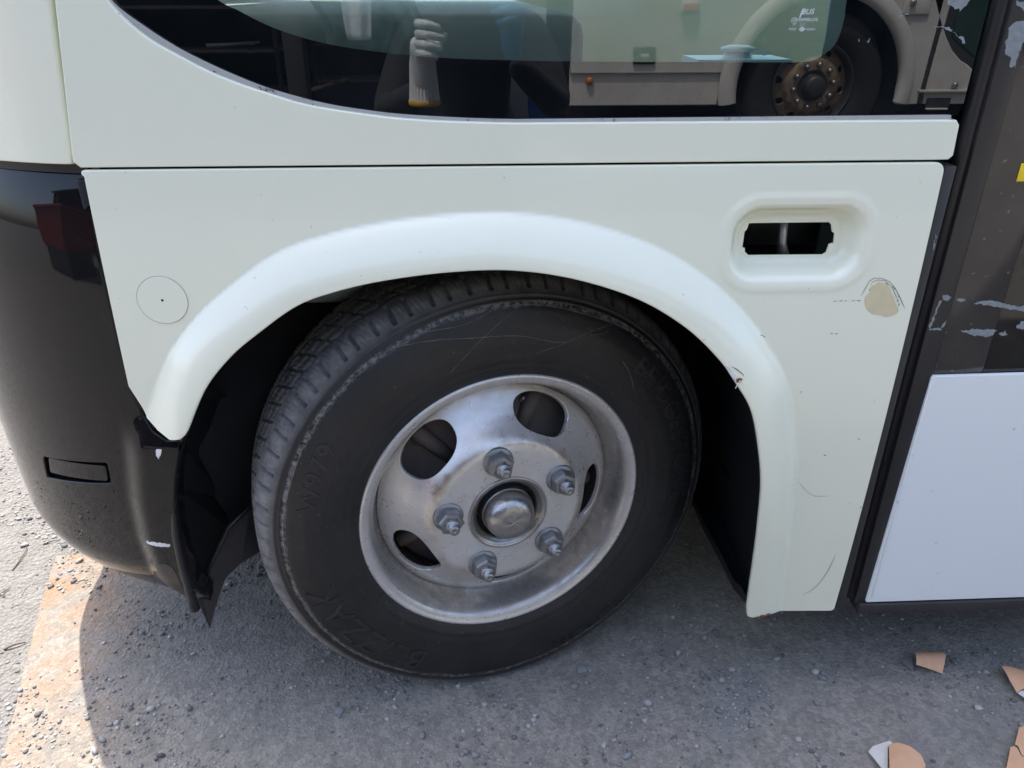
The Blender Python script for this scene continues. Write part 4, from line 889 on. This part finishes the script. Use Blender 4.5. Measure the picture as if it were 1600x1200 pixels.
# dark open shed left of the coach
M['shed'] = simple('shed_dark_sheet', (.035, .034, .034), .85, .3, 4); M['shed_floor'] = simple('oily_floor', (.03, .029, .028), .8, .4, 5)
shed = empty('shed', (-4.5, -8, 0), 'dark open workshop shed reflected in the side window', 'shed')
box('back_wall', -4.7, 4.9, -4.1, -4.0, 0, 3.1, M['shed'], shed, .01); box('side_wall', -4.75, -4.65, -4.0, 2.9, 0, 3.1, M['shed'], shed, .01)
box('roof', -4.9, 5.0, -4.2, 3.0, 3.1, 3.2, M['shed'], shed, .02); box('floor', -4.6, 4.9, -3.98, 2.95, -.009, .004, M['shed_floor'], shed, .0005)
for x in (-4.3, -.6, 3.2): box('post', x-.07, x+.07, 2.75, 2.9, -.01, 3.1, M['shed'], shed, .01)
M['galv'] = simple('galvanised', (.30, .31, .32), .55, .3, 30, metal=.4); M['rag'] = simple('pale_cloth', (.55, .57, .58), .9, .12, 14, .3, 40)
def rack(px, py, depth, w, label):
    p = mirrored(px, py, depth); e = empty('steel_rack', (p[0], -depth, 0), label, 'rack', 'racks in the shed')
    for sx in (-w/2, w/2):
        for sy in (0, -.45): box('upright', sx-.02, sx+.02, sy-.02, sy+.02, .005, 1.8, M['shed'], e, .004)
    for z in (.25, .62, 1.0, 1.45): box('shelf', -w/2, w/2, -.47, .02, z, z+.03, M['drum'], e, .004)
    return e
rack(300, 120, 7.2, 1.7, 'dark steel rack on the left, reflected in the window')
rack(600, 120, 8.2, 1.5, 'dark steel rack behind the person, reflected in the window')
def bar(pa, pb, depth, r, mat, label, cat='bar', nm='steel_bar'):
    a = mirrored(*pa, depth); b = mirrored(*pb, depth+.25); o = tube(nm, [tuple(a), tuple(.5*(a+b)+np.array([0, 0, -.004])), tuple(b)], r, mat, None, 10); return tag(o, label, cat)
bar((322, 71), (405, 66), 7.15, .018, M['galv'], 'pale steel bar lying on a rack in the dark shed'); bar((452, 149), (545, 124), 6.6, .022, M['bronze'], 'rusty steel bar leaning low in the dark shed')
dp = mirrored(862, 147, 6.9)
M['blue'] = simple('blue_plastic', (.02, .09, .25), .4, .1); M['red'] = simple('red_paint', (.24, .028, .024), .5, .15)
drum = empty('plastic_drum', (dp[0], -6.9, 0), 'blue plastic drum beside the coach in the shed reflection', 'drum')
lathe('barrel', [(.0005,.006),(.20,.008),(.22,.03),(.235,.2),(.228,.23),(.235,.26),(.235,.5),(.228,.53),(.235,.56),(.225,.72),(.20,.75),(.19,.75)], M['blue'], drum, n=40); lathe('lid', [(.19,.748),(.195,.765),(.0005,.77)], M['blue'], drum, n=40)
# hanging pale cloth
a = mirrored(560, 45, 4.2); gx, gz = np.meshgrid(np.linspace(0, 1, 14), np.linspace(0, 1, 30)); wd = .10*(1-.35*np.clip(gz*1.4-.9, 0, 1))
Vc = np.stack([a[0]+(gx-.5)*wd*2*(.62+.38*(1-np.abs(gz-.6))), -4.2+.02*np.sin(gx*9+gz*3), 1.75-.86*gz], -1).reshape(-1, 3)
ob = mesh('hanging_cloth', Vc, [(j*14+i, j*14+i+1, (j+1)*14+i+1, (j+1)*14+i) for j in range(29) for i in range(13)], M['rag'], None)
sm_ = ob.modifiers.new('thickness', 'SOLIDIFY'); sm_.thickness = .006
tag(ob, 'pale cloth hanging under the shed roof, reflected in the window', 'cloth')
# red skip put in for the vehicle mirrored in the bumper
standin = empty('red_vehicle_standin', (-3.9, -2.3, 0), 'plain red tub in place of a red vehicle, mirrored in the top of the black bumper', 'container')
bm = bmesh.new(); bmesh.ops.create_cube(bm, size=1)
for v in bm.verts: v.co = Vector((v.co.x*(1.5 if v.co.z > 0 else 1.1), v.co.y*(1.15 if v.co.z > 0 else .9), .95+v.co.z*.9))
bmesh.ops.bevel(bm, geom=list(bm.edges), offset=.03, segments=2, affect='EDGES'); from_bm('tub', bm, M['red'], standin, True, 40)
box('rim', -.78, .78, -.61, .61, 1.36, 1.43, M['red'], standin, .01); box('shadow_block', -.5, .5, -.4, .4, -.008, .505, M['coach_dark'], standin, .02)  # dark block below stands in for the shadow under the vehicle

# ------------------------------------------------------------ the photographer, crouching, seen in the glass
def skin(name, nodes, edges, mat, parent=None, sub=2, root=0):
    me = bpy.data.meshes.new(name); me.from_pydata([n[0] for n in nodes], edges, []); ob = bpy.data.objects.new(name, me); COL.objects.link(ob)
    md = ob.modifiers.new('s', 'SKIN'); md.use_smooth_shade = True; md.branch_smoothing = .6
    if not me.skin_vertices: me.attributes.new if False else None
    sv = me.skin_vertices[0].data if me.skin_vertices else None
    for i, n in enumerate(nodes): r = n[1]; sv[i].radius = r if hasattr(r, '__len__') else (r, r); sv[i].use_root = (i == root)
    sb = ob.modifiers.new('u', 'SUBSURF'); sb.levels = sub; sb.render_levels = sub
    me2 = bpy.data.meshes.new_from_object(ob.evaluated_get(bpy.context.evaluated_depsgraph_get())); bpy.data.objects.remove(ob)
    me2.polygons.foreach_set('use_smooth', [True]*len(me2.polygons)); me2.materials.clear(); return link(name, me2, mat, parent)
M['jacket'] = simple('grey_work_jacket', (.016, .017, .020), .95, .4, 9, .8, 26); M['trouser'] = simple('dark_trousers', (.02, .021, .025), .9, .2, 9, .3, 35); M['skin'] = simple('skin', (.50, .33, .25), .5, .06)
M['cotton'] = simple('white_cotton_glove', (.70, .70, .69), .95, .1, 60, .6, 160); M['hem'] = simple('yellow_hem', (.55, .33, .05), .9, .15, 60); M['blueglove'] = simple('blue_rubber_glove', (.05, .22, .42), .28, .12); M['shoe'] = simple('black_shoe', (.015, .015, .015), .6); M['capm'] = simple('navy_cap', (.02, .025, .05), .9)
person = empty('person', (0, -1.55, 0), 'crouching person in grey work clothes, white and blue gloves, reflected in the window', 'person')
oy = 1.55
nd = [((0,-.09,.60),(.145,.12)), ((0,-.05,.76),(.135,.11)), ((0,.02,.95),(.155,.115)), ((0,.05,1.09),(.12,.09)), ((0,.075,1.17),(.055,.055)), ((0,.105,1.24),(.06,.065)), ((0,.125,1.33),(.078,.092)), ((0,.12,1.40),(.07,.085)),
      ((-.175,.04,1.06),(.062,.062)), ((-.255,.20,.845),(.050,.050)), ((-.15,.455,.925),(.036,.036)),
      ((.175,.04,1.06),(.062,.062)), ((.24,.21,.86),(.050,.050)), ((.105,.46,1.0),(.034,.034)),
      ((-.10,-.08,.58),(.10,.10)), ((-.17,.30,.50),(.072,.072)), ((-.15,.05,.10),(.046,.046)), ((-.155,.17,.055),(.042,.038)),
      ((.10,-.08,.58),(.10,.10)), ((.17,.30,.47),(.072,.072)), ((.15,.05,.10),(.046,.046)), ((.155,.17,.055),(.042,.038))]
ed = [(0,1),(1,2),(2,3),(3,4),(4,5),(5,6),(6,7),(3,8),(8,9),(9,10),(3,11),(11,12),(12,13),(0,14),(14,15),(15,16),(16,17),(0,18),(18,19),(19,20),(20,21)]
body = skin('body', nd, ed, M['jacket'], person, 2)
body.data.materials.append(M['trouser']); body.data.materials.append(M['skin']); body.data.materials.append(M['shoe'])
for p in body.data.polygons:
    c = p.center; p.material_index = 2 if c.z > 1.19 and abs(c.x) < .13 else (3 if c.z < .11 else (1 if c.z < .66 and c.y < .5 and not (abs(c.x) > .19 and c.z > .6) else 0))
# face, ears, cap
def blob(name, c, s, mat, seg=16, rot=(0,0,0)):
    bm = bmesh.new(); bmesh.ops.create_uvsphere(bm, u_segments=seg, v_segments=seg//2+2, radius=1); o = from_bm(name, bm, mat, person, True); o.location = c; o.scale = s; o.rotation_euler = rot; return o
for sx in (-1, 1):
    blob('ear', (sx*.078, .115, 1.325), (.012, .022, .034), M['skin']); blob('eye', (sx*.031, .203, 1.335), (.014, .010, .009), M['white']); blob('pupil', (sx*.031, .211, 1.332), (.006, .004, .006), M['shoe'])
blob('nose', (0, .214, 1.305), (.014, .022, .024), M['skin'], rot=(R(-20), 0, 0)); blob('mouth', (0, .196, 1.262), (.024, .008, .007), M['red_lens'])
blob('hair', (0, .09, 1.345), (.086, .095, .10), M['shoe'])
lathe('cap', [(.095,1.36),(.096,1.385),(.09,1.42),(.07,1.452),(.03,1.465),(.0005,1.467)], M['capm'], person, n=32).location = (0, .112, 0)
mesh('cap_brim', [(x, .112+.088*math.sqrt(max(0, 1-(x/.095)**2))+e*.075*math.cos(x/.095*1.35), 1.364-e*.018-.02*(x/.095)**2*e) for x in np.linspace(-.085, .085, 12) for e in (0, 1)], [(2*i, 2*i+1, 2*i+3, 2*i+2) for i in range(11)], M['capm'], person).modifiers.new('t', 'SOLIDIFY').thickness = .004
def hand(sg, wx, wz, mat, nm):
    # sg=-1: hand left of the phone; palm turned to the phone, fingers wrapped round its front
    w = np.array([sg*abs(wx), .50, wz]); n = [((w[0], w[1]-.01, w[2]-.055), .030), (tuple(w+np.array([0, .005, 0])), (.030, .027)), (tuple(w+np.array([-sg*.002, .022, .05])), (.034, .026)), (tuple(w+np.array([-sg*.004, .03, .082])), (.034, .024))]; e = [(0, 1), (1, 2), (2, 3)]
    o = skin(nm, n, e, mat, person, 2)
    for k, (dz, L) in enumerate(((.105, .95), (.083, 1.05), (.061, 1.0), (.040, .8))):
        b = w+np.array([sg*.006, .04, dz]); q = [tuple(b+np.array([-sg*.004, -.02, 0])), tuple(b+np.array([0, .012, .004])), tuple(b+np.array([-sg*.026*L, .030, .002])), tuple(b+np.array([-sg*.046*L, .020, -.004])), tuple(b+np.array([-sg*.056*L, .006, -.008]))]
        f = skin('finger', [(q[0], .0105), (q[1], .0112), (q[2], .0105), (q[3], .0095), (q[4], .0078)], [(0,1),(1,2),(2,3),(3,4)], mat, o, 2)
    b = w+np.array([-sg*.012, .004, .042]); q = [tuple(b), tuple(b+np.array([-sg*.024, -.006, .014])), tuple(b+np.array([-sg*.040, -.004, .030])), tuple(b+np.array([-sg*.050, .002, .044]))]
    skin('thumb', [(q[0], .014), (q[1], .0125), (q[2], .0108), (q[3], .0085)], [(0,1),(1,2),(2,3)], mat, o, 2); return o
g = hand(-1, .127, .985, M['cotton'], 'glove'); g['label'] = 'white cotton work glove with ribbed cuff'
def rib(r, o, a): return r+.0013*np.cos(a*26)*(o < .10), o
cf = lathe('glove_cuff', [(.037,.0),(.0385,.006),(.037,.012),(.035,.04),(.033,.07),(.0315,.095),(.030,.112)], M['cotton'], person, n=104, fun=rib); cf.location = (-.128, .478, .908); cf.rotation_euler = (R(-8), 0, 0)
lathe('cuff_hem', [(.0345,-.002),(.038,-.005),(.041,-.001),(.0405,.008),(.038,.0095)], M['hem'], person, n=48).location = (-.128, .478, .906)
g2 = hand(1, .095, 1.06, M['blueglove'], 'glove'); g2['label'] = 'blue rubber glove'
ph = empty('phone', tuple(CAM), 'dark phone held up in both gloved hands', 'phone'); ph.rotation_euler = cam.rotation_euler
box('body', -.088, .062, -.052, .021, .004, .0118, M['coach_dark'], ph, .003, 3); box('screen', -.083, .057, -.049, .018, .0120, .0126, M['frit'], ph, .0002)
lathe('lens_ring', [(.009,.0038),(.009,.0015),(.0075,.0012),(.0072,.0038)], M['steel'], ph, n=24)
